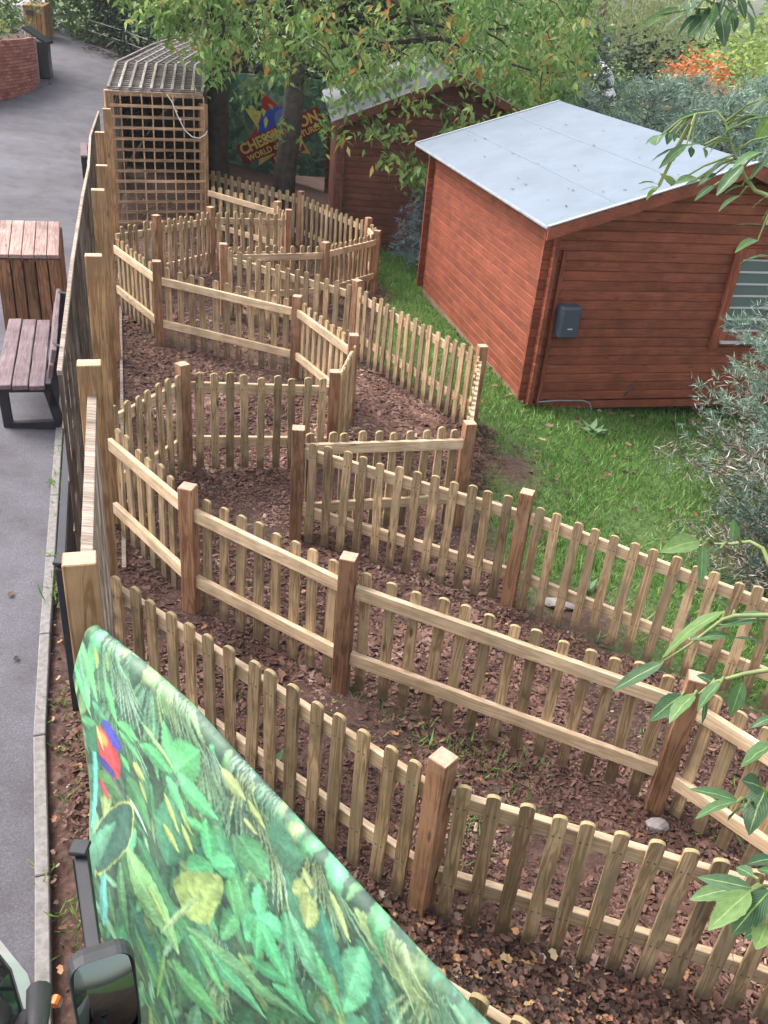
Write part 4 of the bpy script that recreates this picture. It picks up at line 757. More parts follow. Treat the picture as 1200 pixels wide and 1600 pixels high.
LEAVES = [(-0.052,1.659,0.101,1.537,0.34,(112,200,110)),(-0.097,1.568,0.033,1.412,0.22,(100,205,120)),(0.048,1.495,0.175,1.509,0.4,(70,150,100)),(0.129,1.646,0.226,1.529,0.22,(90,185,95)),(0.044,1.719,0.072,1.648,0.5,(150,165,70)),(0.111,1.736,0.139,1.679,0.4,(130,150,70)),(0.226,1.529,0.344,1.541,0.45,(95,185,100)),(0.237,1.502,0.377,1.468,0.3,(110,200,120)),(0.241,1.404,0.289,1.356,0.6,(110,200,110)),(0.525,1.536,0.446,1.68,0.4,(100,200,110)),(0.525,1.543,0.629,1.685,0.8,(95,190,105)),(0.525,1.536,0.358,1.538,0.36,(85,170,90)),(0.497,1.501,0.632,1.433,0.36,(95,195,115)),(0.551,1.549,0.748,1.5,0.32,(100,200,120)),(0.266,1.312,0.442,1.219,0.7,(70,130,70)),(0.031,1.119,0.219,1.185,0.5,(85,135,60)),(0.312,1.412,0.4,1.414,0.6,(195,190,95)),(0.354,1.372,0.42,1.328,0.5,(185,175,85)),(0.28,1.226,0.406,1.159,0.16,(220,238,225)),(0.04,1.324,-0.007,0.825,0.07,(110,215,205)),(0.502,1.435,0.602,1.333,0.2,(190,195,90)),(0.592,1.436,0.667,1.388,0.25,(170,175,80)),(0.349,1.613,0.529,1.546,0.1,(170,200,120)),(0.734,1.692,0.855,1.664,0.5,(215,205,130)),(0.861,1.67,0.937,1.612,0.35,(215,205,120)),(0.628,1.43,0.73,1.44,0.4,(95,190,110)),(0.382,1.548,0.513,1.52,0.4,(80,165,95)),(-0.051,1.34,0.125,1.417,0.3,(70,140,80)),(0.245,1.536,0.326,1.515,0.4,(90,180,90)),(0.335,1.088,0.629,0.866,0.3,(60,120,75)),(0.256,0.968,0.624,0.782,0.42,(165,212,130)),(0.637,0.917,1.18,1.043,0.15,(125,172,115)),(0.97,1.292,0.944,1.406,0.5,(95,205,135)),(0.97,1.292,0.916,1.146,0.6,(90,195,130)),(0.97,1.292,1.118,1.33,0.5,(95,205,140)),(0.977,1.279,1.112,1.153,0.42,(95,205,135)),(0.972,1.275,0.984,1.121,0.35,(80,180,110)),(0.751,1.326,0.7,1.478,0.36,(95,200,120)),(0.751,1.321,0.635,1.209,0.6,(90,185,115)),(0.751,1.321,0.842,1.388,0.8,(100,205,130)),(1.08,1.416,1.345,1.262,0.3,(120,195,145)),(1.363,1.556,1.342,1.277,0.4,(115,200,145)),(1.19,1.53,1.331,1.338,0.32,(40,110,90)),(0.947,1.594,1.107,1.648,0.95,(70,120,90)),(0.837,1.51,0.979,1.438,0.75,(85,150,90)),(1.14,1.56,1.077,1.493,0.7,(200,190,110)),(1.143,1.545,1.162,1.433,0.7,(190,180,100)),(1.156,1.574,1.104,1.615,0.6,(205,195,120)),(1.216,1.63,1.318,1.536,0.25,(215,215,130)),(0.345,0.63,0.667,0.453,0.2,(80,150,70)),(0.591,0.714,0.893,0.704,0.3,(100,175,100)),(0.652,0.899,0.877,0.829,0.25,(95,170,95)),(0.771,0.933,1.049,0.885,0.25,(100,190,130)),(1.062,1.084,1.253,1.12,0.3,(90,190,120)),(0.956,1.092,1.131,1.158,0.3,(70,160,100)),(0.13,0.722,0.106,0.394,0.2,(100,190,190)),(0.162,0.692,0.222,0.509,0.25,(60,110,60)),(0.217,0.856,0.305,0.553,0.18,(95,140,90)),(0.819,1.311,0.856,1.191,0.4,(90,160,85)),(0.414,0.922,0.542,0.823,0.22,(190,200,100)),(0.539,0.684,0.529,0.458,0.12,(120,160,70)),(1.064,1.4,1.14,1.226,0.3,(80,160,110)),(1.206,1.388,1.324,1.237,0.25,(100,190,120)),(0.392,0.308,0.58,0.343,0.4,(60,100,60)),(1.077,1.776,1.152,1.743,0.5,(200,200,130)),(1.213,1.733,1.314,1.72,0.3,(170,195,150)),(0.515,1.318,0.595,1.248,0.35,(200,195,100)),(0.606,1.391,0.672,1.314,0.3,(185,180,90)),(0.847,1.588,0.911,1.564,0.3,(215,205,120))]
POLY = {'red':[(0.074,1.381),(0.132,1.433),(0.198,1.423),(0.225,1.373),(0.22,1.299),(0.18,1.245),(0.129,1.243),(0.076,1.252)],'orange':[(0.074,1.381),(0.132,1.433),(0.174,1.417),(0.151,1.365),(0.1,1.341)],'blue':[(0.13,1.483),(0.171,1.51),(0.22,1.483),(0.254,1.44),(0.224,1.401),(0.174,1.428)],'blue2':[(0.059,1.257),(0.12,1.26),(0.204,1.269),(0.164,1.221),(0.104,1.2),(0.059,1.215)],'perch':[(0.051,1.197),(0.077,1.21),(0.232,1.195),(0.208,1.17)],'darkleaf':[(-0.009,0.744),(0.028,0.87),(0.117,1.034),(0.265,1.208),(0.313,1.217),(0.305,1.062),(0.243,0.92),(0.07,0.636),(0.021,0.657)],'cup':[(0.556,1.083),(0.621,1.189),(0.762,1.303),(0.809,1.289),(0.781,1.134),(0.738,1.014),(0.628,0.95),(0.584,1.022)],'behind':[(-0.031,1.296),(0.039,1.38),(0.139,1.472),(0.158,1.383),(0.059,1.251),(-0.022,1.23)]}
# the print: an ink image is composed leaf over leaf, then carried by the fine mesh of the cloth itself
PS0, PS1, PZ1, PD = -.125, 2.42, 1.86, .0052
PW, PH = int((PS1 - PS0) / PD), int(PZ1 / PD); INK = np.zeros((PH, PW, 3)); prg = np.random.RandomState(4)
def fbm(h, w_, cells, seed):
    r_ = np.random.RandomState(seed); out = np.zeros((h, w_)); amp = 1.0
    for c_ in cells:
        gr = r_.uniform(-1, 1, (int(h / c_) + 3, int(w_ / c_) + 3)); yy_, xx_ = np.arange(h) / c_, np.arange(w_) / c_; y0, x0 = yy_.astype(int), xx_.astype(int); fy_, fx_ = (yy_ - y0)[:, None], (xx_ - x0)[None]; fy_ = fy_ * fy_ * (3 - 2 * fy_); fx_ = fx_ * fx_ * (3 - 2 * fx_)
        out += amp * ((gr[y0][:, x0] * (1 - fx_) + gr[y0][:, x0 + 1] * fx_) * (1 - fy_) + (gr[y0 + 1][:, x0] * (1 - fx_) + gr[y0 + 1][:, x0 + 1] * fx_) * fy_); amp *= .6
    return out
nz = fbm(PH, PW, (60, 26, 11, 5), 1); FINE = fbm(PH, PW, (9, 4, 2), 2)
INK[:] = np.array([.035, .07, .042]) * (1 + .55 * nz[..., None]) + np.array([.02, .03, .012]) * np.maximum(0, fbm(PH, PW, (18, 7), 3))[..., None]
def ink_window(s_lo, s_hi, z_lo, z_hi):
    i0, i1 = max(0, int((s_lo - PS0) / PD)), min(PW, int((s_hi - PS0) / PD) + 2); j0, j1 = max(0, int(z_lo / PD)), min(PH, int(z_hi / PD) + 2)
    if i1 <= i0 or j1 <= j0: return None
    S_, Z_ = np.meshgrid(PS0 + np.arange(i0, i1) * PD, np.arange(j0, j1) * PD); return (slice(j0, j1), slice(i0, i1)), S_, Z_
def over(win, a_, col): INK[win] = INK[win] * (1 - a_[..., None]) + col * a_[..., None]
def ink_leaf(s0, z0, s1, z1, wr, col, veins=True, blend=.30, dark=.28, curve=0.0):
    col = tuple(a * (1 - blend) + b * blend for a, b in zip(col, (125, 180, 145))); c_ = np.array(lin(*col)) * np.array([.74, .80, .80])
    dx, dz = s1 - s0, z1 - z0; Ls = math.hypot(dx, dz)
    if Ls < 1e-3: return
    m_ = wr * Ls * .6 + .03; wnd = ink_window(min(s0, s1) - m_, max(s0, s1) + m_, min(z0, z1) - m_, max(z0, z1) + m_)
    if wnd is None: return
    win, S_, Z_ = wnd; t_ = ((S_ - s0) * dx + (Z_ - z0) * dz) / Ls ** 2; u_ = (-(S_ - s0) * dz + (Z_ - z0) * dx) / Ls - curve * Ls * t_ * (1 - t_)
    tc_ = np.clip(t_, 0, 1); hw = .5 * wr * Ls * np.sin(np.pi * tc_ ** .8) ** .8 * (1 + .05 * np.sin(tc_ * 60)) + 1e-6
    sh = np.clip(1 - (np.abs(u_ + .008) - hw) / .022, 0, 1) * (t_ > -.03) * (t_ < 1.04); INK[win] *= (1 - dark * sh)[..., None]
    al = np.clip((hw - np.abs(u_)) / (PD * .9) + .5, 0, 1) * (t_ > 0) * (t_ < 1); r_ = u_ / hw
    k_ = 1 + .16 * np.tanh(r_ * 6) - .20 * np.abs(r_) ** 3 + .14 * (tc_ - .4) + .16 * FINE[win]
    if veins:
        ph = (tc_ - .30 * np.abs(r_) * min(1.2, wr * 2)) * (9 if Ls > .15 else 6); fr_ = np.abs(ph - np.round(ph)); k_ = k_ * (1 + .22 * np.exp(-(fr_ / .07) ** 2) - .12 * np.exp(-((fr_ - .16) / .07) ** 2)); k_ = k_ + .38 * np.exp(-(u_ / (.0035 + .004 * (1 - tc_))) ** 2)
    over(win, al, np.clip(c_[None, None] * k_[..., None], 0, 1))
def ink_poly(pts, col, streak=None, scale=1.0):
    P_ = np.array(pts); cc = P_.mean(0); P_ = cc + (P_ - cc) * scale; wnd = ink_window(P_[:, 0].min() - .02, P_[:, 0].max() + .02, P_[:, 1].min() - .02, P_[:, 1].max() + .02)
    if wnd is None: return
    win, S_, Z_ = wnd; n_ = len(P_)
    # round the corners: Chaikin twice
    for _q in range(2): Q = np.roll(P_, -1, 0); P_ = np.stack([.75 * P_ + .25 * Q, .25 * P_ + .75 * Q], 1).reshape(-1, 2)
    ins = np.zeros(S_.shape, bool); dmin = np.full(S_.shape, 9.)
    for a, b in zip(P_, np.roll(P_, -1, 0)):
        cr = ((a[1] > Z_) != (b[1] > Z_)) & (S_ < (b[0] - a[0]) * (Z_ - a[1]) / (b[1] - a[1] + 1e-12) + a[0]); ins ^= cr
        e_ = b - a; tt_ = np.clip(((S_ - a[0]) * e_[0] + (Z_ - a[1]) * e_[1]) / (e_ @ e_ + 1e-12), 0, 1); dmin = np.minimum(dmin, np.hypot(S_ - a[0] - tt_ * e_[0], Z_ - a[1] - tt_ * e_[1]))
    al = np.clip(np.where(ins, dmin, -dmin) / (PD * .9) + .5, 0, 1); k_ = 1 + .20 * FINE[win] + .35 * np.clip(dmin / .05, 0, 1) * ins - .1
    if streak: k_ = k_ + .16 * np.sin((S_ * streak[0] + Z_ * streak[1]) + 2 * FINE[win])
    over(win, al, np.clip(np.array(lin(*col)) * .78 * k_[..., None], 0, 1))
rb = random.Random(5)
PAL = [(62, 112, 72), (80, 140, 88), (96, 165, 104), (72, 132, 98), (115, 160, 95), (50, 90, 66), (95, 178, 122), (140, 158, 92), (170, 178, 112), (60, 100, 56), (128, 180, 140), (150, 190, 150), (42, 95, 82)]
for k in range(900):
    f_ = k / 900.; s = rb.uniform(-.15, 2.4); z = rb.uniform(.0, 1.84); a = rb.uniform(-2.2, -.5) if rb.random() < .75 else rb.uniform(0, 6.28); l = rb.uniform(.08, .20) + .18 * rb.random() * f_
    ink_leaf(s, z, s + l * math.cos(a), z + l * math.sin(a), rb.uniform(.16, .5), tuple(c * (.7 + .35 * f_) for c in rb.choice(PAL)), blend=.22, curve=rb.uniform(-.3, .3))
for k in range(64):        # palm fronds: fans of thin leaflets, mostly along the top
    s = rb.uniform(-.02, 2.4); z = btop(s) - (abs(rb.gauss(0, .12)) if k < 50 else rb.uniform(.2, 1.4)); c = rb.choice([(150, 180, 135), (178, 195, 140), (165, 190, 165), (120, 160, 125), (196, 200, 140), (140, 185, 150)]); a0 = -1.2 + rb.uniform(-.6, .5)
    for j in range(9): a = a0 + (j - 4) * .09; l = rb.uniform(.10, .22); ink_leaf(s + j * .007, z, s + j * .007 + l * math.cos(a), z + l * math.sin(a), .055, c, False, .1, .2, rb.uniform(-.25, .25))
for i, (s0, z0, s1, z1, w_, col) in enumerate(LEAVES): ink_leaf(s0, z0, s1, z1, w_ * 1.05, col)
ink_poly(POLY['behind'], (60, 120, 85)); ink_poly(POLY['darkleaf'], (205, 212, 120)); ink_poly(POLY['darkleaf'], (52, 92, 78), (60, -40), .945); ink_leaf(-.15, .40, .16, 1.0, .16, (90, 145, 115), False)
ink_poly(POLY['cup'], (176, 200, 120), (110, -30)); ink_leaf(.50, .76, .70, 1.15, .05, (215, 225, 160), False, dark=0)
ink_poly(POLY['perch'], (125, 100, 125)); ink_poly(POLY['red'], (228, 60, 72), (150, 90), 1.18); ink_poly(POLY['orange'], (242, 160, 70), (150, 90)); ink_poly(POLY['blue'], (80, 72, 190), (120, 160)); ink_poly(POLY['blue2'], (66, 56, 150), (150, 60))
ink_leaf(.075, 1.41, .10, 1.30, .35, (225, 205, 130), False, 0, .1); ink_leaf(.16, 1.365, .19, 1.295, .7, (220, 75, 85), False, 0, .1); ink_leaf(.05, 1.13, .105, 1.06, .45, (222, 70, 90), False, 0, .1)
INK = np.clip(INK * (1 + .10 * fbm(PH, PW, (90, 40), 9)[..., None]) * 1.08 + np.array([.045, .068, .055]), 0, 1)
qs = np.unique(np.concatenate([np.linspace(0, .04, 12), np.arange(.04, 1.74, PD)])); us = np.arange(0, 1.0001, PD / 2.45); nq, nu = len(qs), len(us)
TS_a, TS_b = np.array([a for a, _ in TOPS]), np.array([b for _, b in TOPS]); LZ = np.array([a for a, _ in LEFTE])[::-1]; LS = np.array([b for _, b in LEFTE])[::-1]
s0_ = np.interp(btop(0) - qs, LZ, LS)[:, None]; Sg = s0_ + (2.4 - s0_) * us[None]; Tg = np.interp(Sg, TS_a, TS_b); Qg = np.broadcast_to(qs[:, None], Sg.shape); Zg = Tg - Qg
roll = .035; zt_ = Tg - .012; qq = zt_ - Zg; wv_ = .016 * np.sin(Sg * 5 + Zg * 2) + .006 * np.sin(Sg * 11 - Zg * 6) + .012 * np.sin(Zg * 7 + Sg * 2) + .004 * np.sin(Sg * 26 + Zg * 9)
n_ = -BK * (1.75 - Zg) + wv_ * np.clip(qq * 4, 0, 1); aa = np.clip(qq, 0, roll) / roll; bend = qq < roll; n_ = n_ + np.where(bend, roll * (1 - np.sin(aa * math.pi / 2)) * .9, 0); Zv = np.where(bend, zt_ - roll * (1 - np.cos(aa * math.pi / 2)), Zg)
VV = np.stack([BE.x * Sg + BN.x * n_, BE.y * Sg + BN.y * n_, Zv], -1); ii = np.arange(nq * nu).reshape(nq, nu); F = np.stack([ii[:-1, :-1], ii[:-1, 1:], ii[1:, 1:], ii[1:, :-1]], -1).reshape(-1, 4)
back = VV[0] + np.array([BN.x * .006, BN.y * .006, 0]); bk2 = back - np.array([0, 0, .25]); nV = nq * nu; VV = np.concatenate([VV.reshape(-1, 3), back, bk2]); jj = np.arange(nu - 1)
F = np.concatenate([F, np.stack([jj, nV + jj, nV + jj + 1, jj + 1], 1), np.stack([nV + jj, nV + nu + jj, nV + nu + jj + 1, nV + jj + 1], 1)])
ci = np.clip(((Sg - PS0) / PD).astype(int), 0, PW - 1); cj = np.clip((Zg / PD).astype(int), 0, PH - 1); CC = INK[cj, ci].reshape(-1, 3); CC = np.concatenate([CC, CC[:nu], CC[:nu]])
pm = npmesh('cloth', VV, F, smooth=True); at_ = pm.color_attributes.new('ink', 'FLOAT_COLOR', 'POINT'); at_.data.foreach_set('color', np.c_[CC, np.ones(len(CC))].astype(np.float32).ravel())
m, N, L, P = newmat('printed_cloth'); an = N.new('ShaderNodeAttribute'); an.attribute_name = 'ink'; L.new(an.outputs[0], P.inputs['Base Color']); P.inputs['Roughness'].default_value = .5; P.inputs['Specular IOR Level'].default_value = .4
tc = N.new('ShaderNodeTexCoord'); nn = noise(N, L, tc.outputs['Object'], 6, 4, .55); bumpn(N, L, nn.outputs[0], .6, .03, P); M['ink'] = m
obj('cloth', pm, M['ink'], bn, (BP0.x, BP0.y, 0))
tp = [BPt(s, btop(s)) - Vector((0, 0, .035)) - Vector((BN.x, BN.y, 0)) * .0 for s in (.06, 1.0, 2.0, 2.38)]
MB().tube(tp, .012, 8).build('top_bar', M['black'], bn, tp[0])
for s in (.05, 2.35): p = BPt(s, btop(s) - .06); MB().box((p.x + BN.x * .07, p.y + BN.y * .07, .82), (.05, .05, 1.75)).build('post', M['black'], bn, (p.x, p.y, 0))

# ------------------------------------------------------------------ van nose and door mirror at the lower left
VA = Vector((-.33, .944)); VR = Vector((.944, .33)); V0 = Vector((-.80, 1.415))
VP = lambda r, f, z: Vector((V0.x + VA.x * f + VR.x * r, V0.y + VA.y * f + VR.y * r, z))
van = thing('parked_van', VP(-.9, -1.5, 0), 'white van parked on the path with dark windscreen, only its corner showing', 'van')
M['vanw'] = plain('white_van_paint', (.66, .68, .69), .25, var=.04, spec=.5, coat=.5); M['vang'] = None
m, N, L, P = newmat('dark_windscreen'); P.inputs['Base Color'].default_value = (.012, .014, .013, 1); P.inputs['Roughness'].default_value = .05; P.inputs['Specular IOR Level'].default_value = .6; M['vang'] = m
M['plastic'] = plain('black_plastic', (.03, .03, .035), .48, var=.15, scale=40, bump=.15); M['orange'] = plain('orange_lens', (.75, .16, .03), .25, var=.1)
PLAN = [(0, -3.2), (0, -.25), (-.02, 0), (-.07, .17), (-.16, .31), (-.32, .41), (-.6, .47), (-.95, .49), (-1.3, .47), (-1.58, .41), (-1.74, .31), (-1.83, .17), (-1.88, 0), (-1.9, -.25), (-1.9, -3.2)]
def inset(pts, k, df=0.0):
    out = []
    for i, p in enumerate(pts):
        a, b = Vector(pts[max(i - 1, 0)]), Vector(pts[min(i + 1, len(pts) - 1)]); d = (b - a).normalized(); nr = Vector((-d.y, d.x)); nr = -nr if nr.dot(Vector((-.95, -1.2)) - Vector(p)) < 0 else nr
        out.append((p[0] + nr.x * k, p[1] + nr.y * k + df))
    return out
def ring(pts, z): return [VP(r, f, z if not callable(z) else z(r, f)) for r, f in pts]
n = len(PLAN); mb = MB()
r0 = ring(inset(PLAN, .02), .28); r1 = ring(PLAN, .75); r2 = ring(inset(PLAN, .012), 1.08); r3 = ring(inset(PLAN, .05), 1.14)
for a, b in ((r0, r1), (r1, r2), (r2, r3)): mb.add(a + b, [(k, k + 1, n + k + 1, n + k) for k in range(n - 1)])
mb.build('body', M['vanw'], van, VP(-.9, -1, .3), smooth=True)
# glasshouse: dark glass from the body shoulder up to the roof
ws = inset(PLAN, .055); r4 = [VP(r, f, 1.135) for r, f in ws]; roof = [VP(-.95 + (r + .95) * .84, min(f, .05) - .95 if f > -.2 else f, 2.0) for r, f in ws]
mb = MB().add(r4 + roof, [(k, k + 1, n + k + 1, n + k) for k in range(n - 1)]); mb.build('windscreen', M['vang'], van, VP(-.9, 0, 1.2), smooth=False)
mb = MB().add(roof + [VP(-.95, -1.2, 2.06), VP(-.95, -3.2, 2.06)], [(k, k + 1, n if k < n - 2 else n + 1) for k in range(1, n - 2)] + [(0, 1, n, n + 1), (n - 2, n - 1, n + 1, n)]); mb.build('roof', M['vanw'], van, VP(-.9, -1.5, 2))
for rr_ in (-.06, -1.84): MB().bar(VP(rr_, -.0, 1.13), VP(-.95 + (rr_ + .95) * .84, -.9, 2.0), .05, .04).build('pillar', M['plastic'], van, VP(rr_, 0, 1.13), bevel=.008)
for f_ in (.02, -2.6):
    for rr_ in (-.05, -1.85):
        c_ = VP(rr_, f_, .32); wv = Vector((VR.x, VR.y, 0)) * .1; o = MB().tube([c_ - wv, c_ + wv], .31, 20).build('wheel', M['plastic'], van, c_); MB().tube([c_ - wv * 1.04, c_ + wv * 1.04], .18, 14).build('rim', M['bldw'], o, c_)
MB().tube([VP(.0, .02, 1.12), VP(.01, .045, 1.12)], .013, 8).build('indicator', M['orange'], van, VP(0, .03, 1.12))
# mirror: rounded housing, glass facing back, arm
mr_ = thing('door_mirror', VP(.04, .0, 1.25), 'black door mirror on an arm at the van corner, reflecting green', 'mirror')
MC = Vector((-.60, 1.325, 1.365)); to_cam = (Vector((0, .02, 3.69)) - MC); fdir = Vector((VA.x, VA.y, 0)).normalized() * -1; fdir = Vector((.40, -.80, .34)).normalized()
mx_ = Vector((0, 0, 1)).cross(fdir).normalized(); mz_ = fdir.cross(mx_); mx_ = -mx_ if mx_.x < 0 else mx_; MM = Matrix((mx_, -fdir, mz_)).transposed()
def rrect(w_, h_, r_, n_=5, taper=.0):
    out = []
    for cx_, cz_, a0 in ((w_ / 2 - r_, h_ / 2 - r_, 0), (-w_ / 2 + r_, h_ / 2 - r_, 90), (-w_ / 2 + r_, -h_ / 2 + r_, 180), (w_ / 2 - r_, -h_ / 2 + r_, 270)):
        for k in range(n_ + 1): a = math.radians(a0 + 90 * k / n_); x_ = cx_ + r_ * math.cos(a); z_ = cz_ + r_ * math.sin(a); out.append((x_ * (1 - taper * (.5 - z_ / h_)), z_))
    return out
def loft(rings_, name, mat, parent, loc, cap0=True, cap1=True):
    mb = MB(); n_ = len(rings_[0]); V = [q for r_ in rings_ for q in r_]; F = []
    for i in range(len(rings_) - 1): F += [(i * n_ + k, i * n_ + (k + 1) % n_, (i + 1) * n_ + (k + 1) % n_, (i + 1) * n_ + k) for k in range(n_)]
    if cap0: F.append(tuple(range(n_)))
    if cap1: F.append(tuple(reversed(range((len(rings_) - 1) * n_, len(rings_) * n_))))
    mb.add(V, F); o = mb.build(name, mat, parent, loc, smooth=False); return o
rg = lambda w_, h_, r_, d_: [MC + MM @ Vector((x_ * .9, d_, z_ * .9)) for x_, z_ in rrect(w_, h_, r_, taper=.06)]
loft([rg(.165, .27, .04, .0), rg(.18, .29, .045, -.012), rg(.19, .30, .05, .02), rg(.185, .295, .05, .05), rg(.15, .24, .045, .085), rg(.09, .15, .04, .10)], 'housing', M['plastic'], mr_, MC, cap0=False)
m, N, L, P = newmat('mirror_glass'); P.inputs['Metallic'].default_value = 1; P.inputs['Base Color'].default_value = (.17, .20, .19, 1); P.inputs['Roughness'].default_value = .03; M['mirror'] = m
gl = MB(); NG = 14; gv = []
for j in range(NG + 1):
    for i in range(NG + 1):
        a_, b_ = -1 + 2 * i / NG, -1 + 2 * j / NG; x_ = a_ * math.sqrt(1 - .22 * b_ ** 4) * .0745; z_ = b_ * math.sqrt(1 - .22 * a_ ** 4) * .122; gv.append(MC + MM @ Vector((x_, .012 + (x_ * x_ + z_ * z_) / .8 - .022, z_)))
gl.add(gv, [(j * (NG + 1) + i, j * (NG + 1) + i + 1, (j + 1) * (NG + 1) + i + 1, (j + 1) * (NG + 1) + i) for j in range(NG) for i in range(NG)]); gl.build('glass', M['mirror'], mr_, MC, smooth=True)
arm = [VP(-.03, .03, 1.19), MC + MM @ Vector((-.19, .05, -.12)), MC + MM @ Vector((-.07, .055, -.11))]
MB().tube(arm, [.036, .03, .028], 10).build('arm', M['plastic'], mr_, arm[0], smooth=True)
# ------------------------------------------------------------------ trees and shrubs
M['bark_dk'] = plain('dark_bark', (.055, .042, .036), .95, var=.45, scale=7, bump=.9); M['bark_gr'] = plain('grey_bark', (.12, .10, .09), .95, var=.4, scale=9, bump=.8)
M['twig'] = plain('twig_bark', (.11, .085, .06), .9, var=.3)
M['cherry'] = leafmat('cherry_leaf', [(0, (.07, .14, .04)), (.3, (.13, .24, .065)), (.55, (.21, .34, .095)), (.72, (.33, .44, .14)), (.83, (.45, .36, .10)), (.88, (.52, .22, .06)), (1, (.50, .13, .04))], trans=.4, rough=.45, clump=1.3)
M['needle'] = leafmat('grey_green_needle', [(0, (.11, .17, .13)), (.5, (.21, .31, .24)), (1, (.34, .44, .36))], trans=.15, rough=.55)
M['needle_blue'] = leafmat('blue_needle', [(0, (.10, .15, .17)), (.5, (.19, .26, .29)), (1, (.30, .37, .39))], trans=.1, rough=.55)
M['needle_dk'] = leafmat('dark_needle', [(0, (.035, .06, .05)), (.6, (.075, .12, .095)), (1, (.14, .19, .15))], trans=.1, rough=.6)
M['dead'] = leafmat('dead_twig', [(0, (.10, .075, .06)), (.6, (.24, .19, .165)), (1, (.52, .48, .46))], trans=0, rough=.8)
M['hedge'] = leafmat('dark_hedge_leaf', [(0, (.008, .018, .010)), (.6, (.017, .035, .017)), (.9, (.04, .07, .03)), (1, (.08, .13, .05))], trans=.12, rough=.5)
M['bamboo'] = leafmat('bamboo_leaf', [(0, (.06, .11, .04)), (.6, (.13, .20, .075)), (1, (.25, .31, .13))], trans=.3, rough=.5)
M['bright'] = leafmat('yellow_green_leaf', [(0, (.16, .24, .05)), (.5, (.28, .38, .09)), (1, (.45, .50, .17))], trans=.4, rough=.5)
M['midleaf'] = leafmat('mid_green_leaf', [(0, (.07, .13, .04)), (.5, (.13, .22, .07)), (1, (.24, .33, .12))], trans=.35, rough=.5)
M['willow'] = leafmat('willow_leaf', [(0, (.20, .23, .09)), (.5, (.34, .36, .17)), (1, (.48, .46, .27))], trans=.35, rough=.6)
M['orange_leaf'] = leafmat('orange_leaf', [(0, (.36, .10, .04)), (.5, (.62, .18, .07)), (.85, (.72, .30, .12)), (1, (.30, .30, .10))], trans=.35, rough=.5)
def pts_in_clumps(centers, per, sig, rng):
    c = np.repeat(np.asarray(centers, float), per, 0); return c + rng.normal(0, 1, c.shape) * np.asarray(sig)
def limb(mb, a, b, r0, r1, sag=.0, n=5, jit=.05, rng=random):
    a, b = Vector(a), Vector(b); pts = []; d = (b - a).length
    for k in range(n + 1):
        t_ = k / n; p = a.lerp(b, t_) + Vector((rng.uniform(-1, 1), rng.uniform(-1, 1), rng.uniform(-1, 1))) * jit * d * (0 < k < n) + Vector((0, 0, -sag * d * (t_ * t_ - t_)))
        pts.append(p)
    mb.tube(pts, [r0 + (r1 - r0) * k / n for k in range(n + 1)], 7); return pts
# --- cherry tree: two stems, a wide drooping crown
ct = thing('cherry_tree', (-3.5, 19.8, g(-3.5, 19.8)), 'cherry tree with drooping green and orange leaves over the far fence', 'tree')
ZL = [(-6.2, 3.4), (-4.9, 2.9), (-4.2, 2.4), (-3.4, 1.75), (-2.7, 1.15), (-2.0, 1.75), (-1.2, 1.25), (-.6, 1.05), (.1, .75), (.8, 1.35), (1.9, 1.75), (3.1, 2.55), (4.0, 3.3)]
zl = lambda x: np.interp(x, [a for a, _ in ZL], [b for _, b in ZL])
rg_ = np.random.RandomState(21); cl = []
while len(cl) < 760:
    x = rg_.uniform(-6, 3.7); y = rg_.uniform(15.9, 22.5); e = ((x + 1.6) / 4.7) ** 2 + ((y - 19.4) / 3.7) ** 2
    if e > 1: continue
    top = 7.5 - 3.8 * e; lo = zl(x) + max(0, 18.0 - y) * .02 + e * .15; z = lo + (top - lo) * rg_.uniform(0, 1) ** 1.7
    if y > 19.5 and z < 1.9: continue
    if -4.7 < x < -1.5 and z < 2.45 and rg_.uniform() < .85: continue
    if x < -3.4 and z < 3.2 and rg_.uniform() < .45: continue
    if -1.4 < x < 1.3 and z < 1.95 and rg_.uniform() < .5: continue
    cl.append((x, y, z))
cl = np.array(cl)
mb = MB(); t1a = limb(mb, (-4.05, 19.2, g(-4.05, 19.2) - .1), (-4.25, 19.5, 5.2), .27, .17, 0, 7, .012); mb.build('trunk', M['bark_dk'], ct, (-4.05, 19.2, g(-4.05, 19.2)), smooth=True)
mb = MB(); t2a = limb(mb, (-2.78, 19.6, g(-2.78, 19.6) - .1), (-2.5, 19.9, 5.4), .25, .15, 0, 7, .012); mb.build('trunk', M['bark_gr'], ct, (-2.78, 19.6, g(-2.78, 19.6)), smooth=True)
mb = MB(); stems = [t1a, t2a]
for k in range(46):
    c = Vector(cl[rg_.randint(len(cl))]); st_ = stems[0] if c.x < -3.6 else stems[1]; a = st_[rg_.randint(4, 8)]; limb(mb, a, c, .06, .008, .10, 6, .045)
for k in range(240):
    c = Vector(cl[rg_.randint(len(cl))]); a = c + Vector((rg_.normal(0, .3) - .25, rg_.normal(.2, .3), rg_.uniform(.15, .6))); limb(mb, a, c, .012, .004, .12, 3, .06)
mb.build('branches', M['bark_dk'], ct, (-2.6, 19.8, 3), smooth=True)
p = pts_in_clumps(cl, 24, (.15, .15, .12), rg_); n = len(p); d = rdirs(n, -1.0, -.15, rg_); ln = rg_.uniform(.14, .23, n)
obj('crown', scatter('crown', 'leaf', p, d, rg_.uniform(-1.2, 1.2, n), ln, ln * rg_.uniform(.34, .46, n), ln), M['cherry'], ct, (0, 0, 0))
